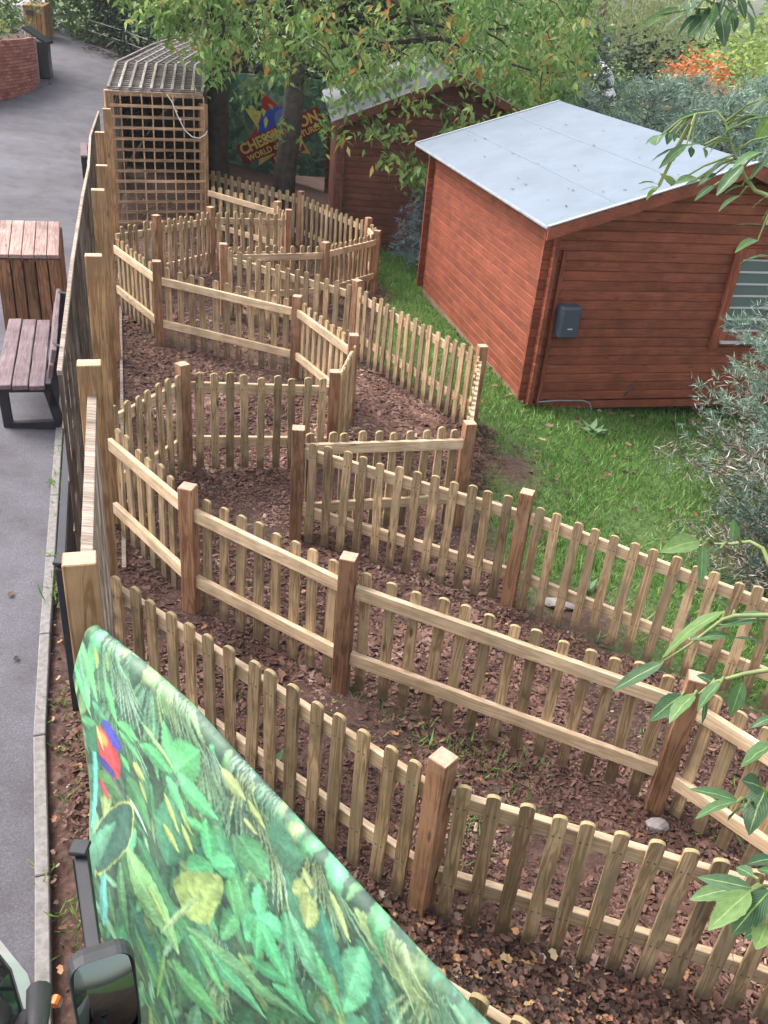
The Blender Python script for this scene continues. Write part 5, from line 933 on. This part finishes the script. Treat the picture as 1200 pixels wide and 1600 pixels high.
# --- conifers
def conifer(name, label, cat, pos, h, r, mat, nb=60, tuft=16, nl=.09, seed=1, dead=0, bare=.08, droop=.0, group=None, shape=1.0, wid=.004, trunkm=None):
    rg2 = np.random.RandomState(seed); rr2 = random.Random(seed); z0 = g(pos[0], pos[1]); t = thing(name, (pos[0], pos[1], z0), label, cat, group)
    mb = MB(); limb(mb, (pos[0], pos[1], z0 - .05), (pos[0] + rr2.uniform(-.1, .1), pos[1], z0 + h * .97), .03 * h ** .8, .008, 0, 6, .01, rr2); mb.build('trunk', trunkm or M['bark_gr'], t, (pos[0], pos[1], z0), smooth=True)
    br = MB(); C = []; dd = []; Cd = []
    for k in range(nb):
        f_ = bare + (1 - bare) * (k + rr2.random()) / nb; a = k * 2.399 + rr2.uniform(-.4, .4); R_ = r * (1 - f_) ** (.75 * shape) * rr2.uniform(.7, 1.12) + .05 * r
        base = Vector((pos[0], pos[1], z0 + h * f_)); tip = base + Vector((math.cos(a) * R_, math.sin(a) * R_, R_ * (.32 - droop) * rr2.uniform(.4, 1.3)))
        limb(br, base, tip, .010 + .006 * R_, .004, -.06, 3, .04, rr2)
        nt = max(3, int(R_ / .085))
        for j in range(nt):
            s_ = (j + 1) / nt; q = base.lerp(tip, s_)
            if s_ < .35 and R_ > .5: continue
            for m_ in range(2 + (R_ > .4)):
                off = Vector((rr2.gauss(0, .10), rr2.gauss(0, .10), rr2.gauss(.0, .06))) * min(1, .35 + R_); dirv = (tip - base).normalized() + Vector((rr2.gauss(0, .5), rr2.gauss(0, .5), rr2.gauss(.35, .4)))
                isdead = dead and f_ < dead and rr2.random() < .65
                (Cd if isdead else C).append(tuple(q + off)); 
                if not isdead: dd.append(tuple(dirv.normalized()))
    br.build('branches', trunkm or M['twig'], t, (pos[0], pos[1], z0))
    C = np.array(C); dd = np.array(dd); n = len(C) * tuft; pp = np.repeat(C, tuft, 0) + np.repeat(dd, tuft, 0) * (rg2.uniform(-.5, .5, n) * nl)[:, None]; dv = np.repeat(dd, tuft, 0) + rg2.normal(0, .55, (n, 3)); dv /= np.linalg.norm(dv, axis=1, keepdims=True)
    obj('crown', scatter('crown', 'blade', pp, dv, rg2.uniform(-3, 3, n), rg2.uniform(.6, 1.15, n) * nl, np.full(n, wid) * rg2.uniform(.7, 1.4, n)), mat, t, (0, 0, 0))
    if dead and len(Cd):
        Cd = np.array(Cd); n = len(Cd) * 6; pp = np.repeat(Cd, 6, 0) + rg2.normal(0, .05, (n, 3)); obj('dead_twigs', scatter('dead_twigs', 'blade', pp, rdirs(n, -.6, .6, rg2), rg2.uniform(-3, 3, n), rg2.uniform(.05, .15, n), np.full(n, wid)), M['dead'], t, (0, 0, 0))
    return t
conifer('pine_tree', 'grey green pine with bare whitish lower twigs at the right of the lawn', 'pine', (4.0, 7.9), 2.75, 1.15, M['needle'], 150, 15, .09, 3, dead=.34, bare=.05, shape=.6, wid=.0042)
conifer('pine_shrub', 'low straggly pine branches with pale dead twigs beside the near lawn fence', 'pine', (3.5, 6.4), .95, .85, M['needle_dk'], 70, 14, .085, 5, dead=.45, bare=.04, shape=.6, wid=.0042)
conifer('spruce_shrub', 'small dark spruce standing between the two cabins', 'spruce', (.2, 16.25), 1.5, .55, M['needle_blue'], 60, 12, .09, 7, shape=.8, wid=.007)
GB = 'conifers behind the red cabin'
BC = [('pale grey green pine behind the right end of the cabin roof', (5.6, 17.9), 3.8, 1.8, 'needle'), ('bushy pine just behind the middle of the pale roof', (4.6, 19.6), 3.8, 1.8, 'needle'), ('wide grey pine behind the roof near the white boulder', (3.0, 21.0), 3.5, 1.5, 'needle'),
      ('taller thin pine top rising above the roof ridge', (3.75, 22.5), 4.6, .9, 'needle_dk'), ('blue grey spruce between the cherry tree and the pale roof', (1.5, 22.4), 3.5, 1.1, 'needle_blue'), ('slim blue spruce beside the dark cabin gable', (.9, 24.5), 3.6, 1.0, 'needle_blue'),
      ('pine with open branches at the far right beyond the roof', (7.1, 20.3), 4.2, 1.9, 'needle'), ('dense pine at the right edge behind the leafy branch', (6.5, 15.9), 3.6, 1.6, 'needle'), ('grey pine in front of the orange shrub', (5.9, 22.0), 4.0, 1.6, 'needle'), ('soft pine under the yellow green bushes', (8.3, 23.6), 4.3, 1.8, 'needle')]
for i, (lb, ps, h, r, mt) in enumerate(BC): conifer('background_pine', lb, 'pine', ps, h, r, M[mt], 95, 9, .17, 30 + i, group=GB, shape=.62, wid=.013)
# --- broadleaved shrubs and trees behind
def shrub(name, label, cat, pos, rad, hgt, mat, ncl, per, leaf, seed, trunk=True, group=None, droop=(-.7, .5), sig=.22, zb=0.0, aspect=.45):
    rg2 = np.random.RandomState(seed); rr2 = random.Random(seed); z0 = g(pos[0], pos[1]); t = thing(name, (pos[0], pos[1], z0), label, cat, group); C = []
    while len(C) < ncl:
        v = rg2.normal(0, 1, 3); v /= np.linalg.norm(v); q = rg2.uniform(.35, 1) ** .6 * (1 + .22 * math.sin(v[0] * 5 + seed) * math.sin(v[1] * 4 + v[2] * 3)); C.append((pos[0] + v[0] * rad * q, pos[1] + v[1] * rad * q, z0 + zb + (hgt - zb) * (.5 + .5 * v[2] * q)))
    C = np.array(C); p = pts_in_clumps(C, per, np.array([sig, sig, sig * .8]) * min(1.5, rad * .55), rg2); p[:, 2] = np.maximum(p[:, 2], gz(p[:, 0], p[:, 1]) + .03); n = len(p); ln = rg2.uniform(.7, 1.25, n) * leaf
    if trunk:
        mb = MB(); tp_ = limb(mb, (pos[0], pos[1], z0 - .1), (pos[0], pos[1], z0 + hgt * .75), .05 * hgt ** .8, .02, 0, 5, .02, rr2)
        for k in range(10): limb(mb, tp_[rr2.randrange(1, 5)], C[rg2.randint(ncl)], .025, .006, .05, 4, .05, rr2)
        mb.build('trunk', M['bark_gr'], t, (pos[0], pos[1], z0), smooth=True)
    obj('crown', scatter('crown', 'leaf', p, rdirs(n, droop[0], droop[1], rg2), rg2.uniform(-1.4, 1.4, n), ln, ln * rg2.uniform(aspect * .8, aspect * 1.2, n), ln), mat, t, (0, 0, 0)); return t
shrub('orange_shrub', 'bright orange red autumn shrub beyond the cabin', 'shrub', (7.25, 26.6), 1.25, 4.9, M['orange_leaf'], 70, 26, .16, 51, zb=2.2)
shrub('yellow_green_bush', 'large yellow green bush at the far right behind the orange shrub', 'bush', (9.9, 30.5), 2.6, 6.4, M['bright'], 160, 34, .2, 52)
shrub('yellow_green_bush', 'rounder yellow green bush right of the orange shrub', 'bush', (9.6, 26.6), 1.7, 4.9, M['bright'], 110, 30, .18, 53)
shrub('dark_bush', 'dark green bush left of the orange shrub under the hanging leaves', 'bush', (7.4, 32.5), 2.3, 5.6, M['hedge'], 110, 34, .2, 54)
shrub('olive_bush', 'olive green bush below the willow', 'bush', (5.6, 29.5), 1.6, 4.4, M['midleaf'], 90, 30, .18, 55)
shrub('mid_green_tree', 'mid green tree behind the willow and the dark bush', 'tree', (9.5, 44), 5, 7, M['midleaf'], 170, 34, .32, 56)
shrub('mid_green_tree', 'broad pale green tree at the far right skyline', 'tree', (18, 40), 5.5, 6.5, M['bright'], 180, 34, .30, 57)
shrub('mid_green_tree', 'green tree standing behind the dark cabin and cherry crown', 'tree', (-.6, 30), 3.6, 7.5, M['midleaf'], 170, 34, .24, 58)
shrub('mid_green_tree', 'pale tree seen through the cherry leaves above the cabin gable', 'tree', (2.8, 33), 3.2, 6.2, M['willow'], 140, 32, .24, 59)
shrub('planter_shrub', 'bright green low plant on the brick planter wall', 'shrub', (-11.7, 25.4), .75, 1.85, M['bright'], 46, 26, .13, 60, trunk=False, zb=.9)
shrub('planter_shrub', 'dark leafy shrub behind the brick planter wall', 'shrub', (-12.6, 28.0), 1.3, 3.2, M['midleaf'], 90, 30, .16, 61, trunk=False, zb=.3)
# willow: long hanging strands
wt = thing('willow_tree', (6.0, 36, g(6, 36)), 'pale willow with long hanging strands beyond the cabins', 'tree'); rg2 = np.random.RandomState(70); mb = MB(); tp_ = limb(mb, (6, 36, -2), (6, 36, 7), .3, .12, 0, 6, .01)
for k in range(12): limb(mb, tp_[4], (6 + rg2.uniform(-3, 3), 36 + rg2.uniform(-2, 2), rg2.uniform(6, 9)), .08, .02, .1, 4, .04)
mb.build('trunk', M['bark_gr'], wt, (6, 36, 0), smooth=True); S = []; Dv = []
for k in range(330):
    a = rg2.uniform(0, 6.28); q = rg2.uniform(.3, 1) ** .5 * 3.1; x0, y0 = 6 + q * math.cos(a), 36 + q * .8 * math.sin(a); zt_ = 8.6 - q * .5; zb_ = rg2.uniform(-.2, 2.4)
    m_ = int((zt_ - zb_) / .10); zz = np.linspace(zt_, zb_, m_); S.append(np.stack([x0 + .12 * np.sin(zz * 1.7 + k) + rg2.normal(0, .03, m_), y0 + rg2.normal(0, .04, m_), zz], 1))
S = np.concatenate(S); n = len(S); ln = rg2.uniform(.14, .24, n); obj('crown', scatter('crown', 'leaf', S, rdirs(n, -1, -.55, rg2), rg2.uniform(-1.5, 1.5, n), ln, ln * .2, ln * .6), M['willow'], wt, (0, 0, 0))
# tall dark hedge and bamboo along the far side of the path
def hedge(name, label, pts, depth, h, mat, nper, leaf, seed):
    rg2 = np.random.RandomState(seed); P_ = []; t = thing(name, (*pts[0], g(*pts[0])), label, 'hedge'); mb = MB()
    for a, b in zip(pts[:-1], pts[1:]):
        a, b = Vector(a), Vector(b); L_ = (b - a).length; nr = Vector((-(b - a).y, (b - a).x)).normalized(); n = int(nper * L_); s_ = rg2.uniform(0, 1, n); z = h * rg2.uniform(0, 1, n) ** .9; face = np.abs(rg2.normal(0, .33, n)) + .25 * np.sin(s_ * L_ * 2.1) * np.sin(z * 1.7 + s_ * 3)
        q = np.stack([a.x + (b.x - a.x) * s_ + nr.x * (face * depth - depth * .2), a.y + (b.y - a.y) * s_ + nr.y * (face * depth - depth * .2)], 1); P_.append(np.c_[q, z + gz(q[:, 0], q[:, 1])])
        for k in range(int(L_ * 1.2)): c = a.lerp(b, rg2.uniform()) + nr * depth * .7; mb.tube([(c.x, c.y, g(*c) - .1), (c.x + rg2.uniform(-.2, .2), c.y, g(*c) + h * .9)], [.05, .02], 6)
    mb.build('stem', M['bark_dk'], t, (*pts[0], g(*pts[0]))); p = np.concatenate(P_); n = len(p); ln = rg2.uniform(.7, 1.3, n) * leaf
    obj('foliage', scatter('foliage', 'leaf', p, rdirs(n, -.9, .5, rg2), rg2.uniform(-1.4, 1.4, n), ln, ln * .4, ln), mat, t, (0, 0, 0))
hedge('tall_hedge', 'tall dark evergreen hedge behind the low black railing', [(1.5, 33.0), (-3.5, 30.8), (-6.3, 30.4), (-8.4, 31.6), (-11.6, 33.2)][::-1], 1.6, 7.5, M['hedge'], 3200, .2, 80)
hedge('bamboo_clump', 'lighter bamboo foliage beside the far wooden bin', [(-13.2, 33.1), (-10.2, 32.75)], 1.2, 6, M['bamboo'], 1900, .24, 81)
# white boulder seen among the conifers
bm = bmesh.new(); bmesh.ops.create_icosphere(bm, subdivisions=3, radius=1)
for v in bm.verts: k = 1 + .18 * math.sin(v.co.x * 4 + 1) * math.sin(v.co.y * 5) + .12 * math.sin(v.co.z * 7 + v.co.x * 3); v.co = Vector((v.co.x * .55 * k, v.co.y * .45 * k, max(-.3, v.co.z) * .65 * k))
me = bpy.data.meshes.new('boulder'); bm.to_mesh(me); bm.free(); M['boulder'] = plain('white_rock', (.62, .61, .60), .8, var=.15, scale=4, bump=.5); tag(obj('boulder', me, M['boulder'], None, (4.2, 25.0, 1.95)), 'white rock showing among the conifers above the roof ridge', 'rock')
# mound under the boulder
bm = bmesh.new(); bmesh.ops.create_uvsphere(bm, u_segments=24, v_segments=12, radius=1)
for v in bm.verts: v.co = Vector((v.co.x * 4.2, v.co.y * 2.6, v.co.z * 1.9))
me = bpy.data.meshes.new('rockery_mound'); bm.to_mesh(me); bm.free(); M['mound'] = plain('mound_green', (.10, .14, .06), .95, var=.4, scale=3, bump=.6); tag(obj('mound', me, M['mound'], None, (5.2, 26.6, -.2)), kind='structure')
# far wood, one mass on the skyline
rg2 = np.random.RandomState(90); C = np.stack([rg2.uniform(-50, 75, 700), rg2.uniform(58, 75, 700), rg2.uniform(-2, 5.2, 700)], 1); C[:, 2] += 1.6 * np.sin(C[:, 0] * .21) ; p = pts_in_clumps(C, 22, (1.5, 1.2, .8), rg2); n = len(p); ln = rg2.uniform(.5, .95, n)
tag(obj('far_wood', scatter('far_wood', 'leaf', p, rdirs(n, -.8, .6, rg2), rg2.uniform(-1.4, 1.4, n), ln, ln * .6, ln), M['midleaf']), 'far belt of mixed green trees closing the skyline', 'trees', kind='stuff')
# weeds on the lawn edge
def weed(label, pos, n, ln_, seed, mat):
    rg2 = np.random.RandomState(seed); z0 = g(*pos); t = thing('weed', (*pos, z0), label, 'weed'); T, F = tmpl('leaf')
    for k in range(n):
        a = k * 2.4; el = rg2.uniform(.3, 1.0); d = np.array([[math.cos(a) * math.cos(el), math.sin(a) * math.cos(el), math.sin(el)]]); me = scatter('leaf', 'leaf', np.zeros((1, 3)), d, np.array([rg2.uniform(-.4, .4)]), np.array([ln_ * rg2.uniform(.7, 1.2)]), np.array([ln_ * .4]))
        obj('leaf', me, mat, t, (pos[0] + rg2.normal(0, .03), pos[1] + rg2.normal(0, .03), z0 + .03))
M['weedleaf'] = leafmat('weed_leaf', [(0, (.10, .19, .08)), (1, (.24, .36, .19))], trans=.3, perisland=False)
weed('pale leafy weed in the lawn in front of the cabin', (2.35, 9.55), 12, .22, 1, M['weedleaf']); weed('low weed in the bare soil by the second fence', (-.45, 3.55), 9, .10, 2, M['weedleaf']); weed('small weed by the lawn fence pickets', (1.75, 6.05), 8, .13, 3, M['weedleaf'])
# pale stones
M['stone'] = plain('pale_stone', (.27, .24, .235), .85, var=.25, scale=10, bump=.5)
def stone(label, pos, sz, seed):
    bm = bmesh.new(); bmesh.ops.create_icosphere(bm, subdivisions=2, radius=1); rr2 = random.Random(seed)
    for v in bm.verts: v.co = Vector((v.co.x * sz[0], v.co.y * sz[1], v.co.z * sz[2])) * (1 + rr2.uniform(-.14, .14))
    me = bpy.data.meshes.new('stone'); bm.to_mesh(me); bm.free(); tag(obj('stone', me, M['stone'], None, (pos[0], pos[1], g(*pos) + sz[2] * .4)), label, 'stone')
stone('pinkish stone at the foot of the right brown post', (1.72, 3.55), (.07, .05, .04), 1); stone('pale flat stone behind the lawn fence pickets', (1.45, 5.75), (.16, .07, .03), 2); stone('small pale stone in the lawn near the corner post', (1.02, 7.3), (.07, .05, .03), 3)

# ------------------------------------------------------------------ leafy branches reaching in from the right
M['bigleaf'] = leafmat('broad_leaf', [(0, (.035, .085, .045)), (.45, (.06, .135, .065)), (.8, (.10, .20, .08)), (1, (.20, .31, .10))], trans=.4, rough=.45, perisland=False, spec=.35, vein=True)
M['stem'] = plain('green_stem', (.16, .20, .07), .6, var=.3, scale=20)
BR = [
  ('high',
   [(0.707,1.849,3.407),(0.695,1.859,3.409),(0.672,1.873,3.414),(0.65,1.888,3.436),(0.625,1.906,3.472),(0.611,1.918,3.498),(0.598,1.93,3.528),(0.579,1.941,3.544),(0.545,1.955,3.535)],
   [(0.622,1.904,3.542,0.574,1.919,3.465,0.35),(0.639,1.857,3.582,0.614,1.849,3.552,0.3),(0.686,1.94,3.544,0.681,1.969,3.497,0.45),(0.645,1.819,3.491,0.588,1.787,3.468,0.35),(0.616,1.813,3.466,0.575,1.797,3.412,0.4),(0.651,1.799,3.481,0.627,1.784,3.449,0.4),(0.652,1.894,3.399,0.608,1.862,3.377,0.25),(0.654,1.9,3.417,0.621,1.903,3.399,0.4),(0.663,1.785,3.417,0.64,1.781,3.393,0.35),(0.689,1.807,3.363,0.622,1.805,3.359,0.22),(0.688,1.817,3.392,0.683,1.821,3.367,0.4),(0.69,1.832,3.328,0.638,1.792,3.317,0.3),(0.721,1.832,3.3,0.677,1.861,3.278,0.3),(0.508,1.881,3.407,0.473,1.848,3.436,0.5),(0.487,1.9,3.404,0.457,1.941,3.401,0.22),(0.511,1.989,3.386,0.475,2.001,3.374,0.25),(0.51,1.977,3.388,0.496,2.001,3.36,0.4),(0.557,1.882,3.426,0.503,1.835,3.424,0.32),(0.572,1.923,3.418,0.544,1.92,3.404,0.3),(0.523,1.896,3.483,0.471,1.859,3.447,0.15),(0.507,1.907,3.475,0.462,1.896,3.449,0.15),(0.551,1.873,3.489,0.505,1.847,3.486,0.3),(0.537,1.908,3.478,0.547,1.928,3.458,0.4),(0.516,1.933,3.463,0.505,1.894,3.454,0.4),(0.552,1.874,3.482,0.553,1.851,3.47,0.4),(0.469,1.886,3.498,0.432,1.845,3.486,0.25),(0.479,1.934,3.491,0.46,1.875,3.484,0.5),(0.493,1.926,3.498,0.485,1.895,3.481,0.4),(0.514,1.957,3.494,0.517,1.968,3.479,0.4),(0.543,1.951,3.537,0.51,1.964,3.519,0.3),(0.525,1.901,3.518,0.513,1.906,3.501,0.3),(0.598,1.868,3.466,0.566,1.865,3.423,0.35),(0.587,1.866,3.441,0.549,1.852,3.416,0.3),(0.574,1.823,3.424,0.534,1.788,3.403,0.25),(0.669,1.959,3.543,0.63,1.922,3.525,0.5),(0.679,1.905,3.51,0.671,1.907,3.481,0.5),(0.596,1.93,3.434,0.573,1.915,3.417,0.4)]),
  ('mid',
   [(0.693,1.315,2.866),(0.683,1.339,2.885),(0.675,1.357,2.899),(0.657,1.373,2.901),(0.631,1.383,2.886),(0.611,1.393,2.878),(0.588,1.405,2.871)],
   [(0.577,1.394,2.879,0.5,1.358,2.878,0.4),(0.558,1.335,2.914,0.527,1.323,2.955,0.45),(0.606,1.333,2.924,0.589,1.311,2.978,0.35),(0.561,1.338,2.904,0.561,1.296,2.852,0.28),(0.592,1.334,2.904,0.567,1.355,2.861,0.3)]),
  ('middle2',
   [(0.66,1.202,2.865),(0.649,1.21,2.858),(0.604,1.227,2.839),(0.588,1.232,2.825),(0.546,1.223,2.776),(0.504,1.216,2.734)],
   [(0.66,1.222,2.85,0.579,1.227,2.815,0.3),(0.607,1.243,2.834,0.567,1.239,2.864,0.25),(0.603,1.269,2.816,0.521,1.262,2.723,0.25),(0.608,1.221,2.8,0.543,1.225,2.789,0.14),(0.659,1.213,2.797,0.615,1.24,2.786,0.38),(0.504,1.211,2.738,0.432,1.213,2.666,0.22)]),
  ('middle3',
   [(0.643,1.112,2.823),(0.632,1.12,2.815),(0.602,1.128,2.796),(0.562,1.134,2.768),(0.544,1.13,2.745),(0.517,1.137,2.729)],
   [(0.516,1.131,2.737,0.465,1.099,2.711,0.42),(0.531,1.12,2.749,0.486,1.074,2.733,0.4),(0.552,1.092,2.803,0.525,1.078,2.757,0.4),(0.61,1.139,2.772,0.607,1.13,2.709,0.35),(0.572,1.154,2.751,0.544,1.162,2.759,0.5),(0.616,1.032,2.794,0.587,1.022,2.783,0.4),(0.564,1.144,2.719,0.565,1.13,2.682,0.25)]),
  ('low',
   [(0.652,0.974,2.675),(0.635,0.989,2.663),(0.598,1.003,2.64)],
   [(0.59,0.99,2.656,0.52,1.007,2.658,0.25),(0.577,0.968,2.677,0.51,0.94,2.671,0.3),(0.58,0.949,2.688,0.566,0.953,2.653,0.5),(0.637,1.008,2.673,0.598,0.94,2.649,0.5),(0.618,0.992,2.688,0.574,0.973,2.719,0.5),(0.624,1.016,2.757,0.586,1.009,2.713,0.65),(0.646,1.077,2.75,0.608,1.068,2.737,0.4)]),
  ('lowest',
   [(0.605,0.833,2.669),(0.59,0.839,2.651),(0.571,0.847,2.634)],
   [(0.556,0.821,2.668,0.492,0.845,2.653,0.28),(0.567,0.87,2.603,0.502,0.86,2.586,0.35),(0.544,0.804,2.682,0.478,0.752,2.669,0.35),(0.568,0.802,2.691,0.533,0.784,2.624,0.4),(0.57,0.851,2.657,0.557,0.874,2.646,0.6),(0.578,0.838,2.712,0.537,0.822,2.716,0.4),(0.602,0.859,2.657,0.592,0.88,2.639,0.4),(0.574,0.786,2.641,0.543,0.742,2.652,0.5),(0.591,0.818,2.591,0.559,0.796,2.596,0.4)]),
  ('top',
   [(0.666,2.304,3.784),(0.637,2.323,3.755),(0.619,2.339,3.721),(0.586,2.357,3.718),(0.555,2.374,3.707)],
   [(0.567,2.38,3.717,0.458,2.337,3.67,0.2),(0.555,2.373,3.707,0.508,2.412,3.676,0.3),(0.611,2.366,3.706,0.568,2.338,3.666,0.33),(0.629,2.361,3.705,0.581,2.305,3.665,0.35),(0.621,2.281,3.703,0.601,2.257,3.66,0.4),(0.666,2.381,3.708,0.671,2.311,3.658,0.35),(0.687,2.375,3.718,0.708,2.393,3.681,0.5),(0.72,2.384,3.726,0.734,2.341,3.68,0.45),(0.676,2.243,3.737,0.686,2.187,3.71,0.4),(0.588,2.392,3.71,0.551,2.446,3.67,0.3),(0.656,2.348,3.746,0.647,2.329,3.711,0.4),(0.663,2.264,3.731,0.658,2.292,3.69,0.4),(0.593,2.399,3.735,0.584,2.325,3.716,0.4),(0.581,2.272,3.729,0.554,2.305,3.697,0.35),(0.627,2.385,3.738,0.605,2.346,3.698,0.4),(0.617,2.275,3.732,0.61,2.25,3.687,0.4),(0.652,2.317,3.74,0.657,2.242,3.707,0.4),(0.688,2.366,3.749,0.712,2.345,3.712,0.4),(0.649,2.365,3.729,0.61,2.319,3.688,0.4),(0.687,2.392,3.738,0.684,2.41,3.695,0.4)]),
]
LBL = {'high': 'leafy branch with many leaves crossing the cabin roof at upper right', 'mid': 'arching sprig with five leaves over the pine at right', 'middle2': 'branch with long blue green leaves over the lawn fence', 'middle3': 'branch with broad leaves in front of the right brown post', 'low': 'sprig with two bright yellow green leaves near the right edge', 'lowest': 'lowest branch with broad hand-like leaves at the right edge', 'top': 'dark cluster of hanging leaves at the top right edge'}
for key, stem, lv in BR:
    t = thing('leafy_branch', stem[0], LBL[key], 'branch', 'branches reaching in from the right'); sp_ = catmull3 = []
    pts = [Vector(p) for p in stem]; MB().tube(pts, [.005 - .0035 * k / (len(pts) - 1) for k in range(len(pts))], 7).build('stem', M['stem'], t, stem[0], smooth=True)
    for (ax_, ay_, az_, bx_, by_, bz_, w_) in lv:
        a, b = Vector((ax_, ay_, az_)), Vector((bx_, by_, bz_)); x = (b - a); ln = x.length; x.normalize(); side = Vector((0, 0, 1)).cross(x)
        if side.length < .15: side = Vector((1, 0, 0))
        side.normalize(); nrm = x.cross(side); tw = random.uniform(-.35, .35) + (.45 if key == 'top' else .25); 
        if nrm.z < 0: nrm = -nrm
        side = (side * math.cos(tw) + nrm * math.sin(tw) * random.choice((-1, 1))); nrm = x.cross(side); nrm = nrm if nrm.z > 0 else -nrm
        hw = max(w_, .24) * ln * .56; nseg = 12; V = []; UV = []; cup = random.uniform(.1, .35); bend = random.uniform(.03, .14) * ln
        for k in range(nseg + 1):
            t_ = k / nseg; h_ = hw * (math.sin(math.pi * min(1, t_ * .97 + .015) ** .82) ** .85) * (1 + .05 * math.sin(k * 2.6 + ln * 90)); h_ = h_ if 0 < k < nseg else .0008
            c_ = x * (ln * t_) - Vector((0, 0, 1)) * bend * t_ ** 2 + nrm * bend * .9 * math.sin(math.pi * t_) * .5
            for j, f_ in enumerate((-1, -.5, 0, .5, 1)):
                V.append(c_ + side * h_ * f_ + nrm * (abs(f_) ** 1.5 * h_ * cup + .05 * h_ * math.sin(t_ * 16 + f_ * 3))); UV.append((t_, .5 + .5 * f_))
        F = [(k * 5 + j, k * 5 + j + 1, (k + 1) * 5 + j + 1, (k + 1) * 5 + j) for k in range(nseg) for j in range(4)]
        me = npmesh('leaf', np.array([tuple(v) for v in V]), F, smooth=True); uv = me.uv_layers.new(name='UVMap'); li = np.zeros(len(me.loops), np.int32); me.loops.foreach_get('vertex_index', li); uv.data.foreach_set('uv', np.array(UV, np.float32)[li].ravel())
        lf = obj('leaf', me, M['bigleaf'], t, a)
        # leaf stalk back to the nearest point of the stem
        best = min(((a - (pts[i].lerp(pts[i + 1], u_ / 6))).length, pts[i].lerp(pts[i + 1], u_ / 6)) for i in range(len(pts) - 1) for u_ in range(7))[1] if False else None
        bd = 9
        for i in range(len(pts) - 1):
            for u_ in range(7):
                q = pts[i].lerp(pts[i + 1], u_ / 6)
                if (q - a).length < bd: bd = (q - a).length; best = q
        if bd > .006: MB().tube([best, best.lerp(a, .5) + Vector((0, 0, .008)), a], [.0028, .0022, .0018], 5).build('stalk', M['stem'], lf, a)
# ------------------------------------------------------------------ thin moist air over the whole place
hm = bpy.data.materials.new('thin_haze'); hm.use_nodes = True; hn_ = hm.node_tree.nodes; hn_.clear(); hv_ = hn_.new('ShaderNodeVolumePrincipled'); ho_ = hn_.new('ShaderNodeOutputMaterial')
hv_.inputs['Color'].default_value = (.93, .96, 1, 1); hv_.inputs['Density'].default_value = .0006; hv_.inputs['Anisotropy'].default_value = .2; hm.node_tree.links.new(hv_.outputs[0], ho_.inputs['Volume'])
tag(MB().box((0, 0, 3.5), (560, 700, 19)).build('haze', hm, None, (0, 0, 3.5)), 'thin pale haze hanging in the air', 'haze', kind='stuff')
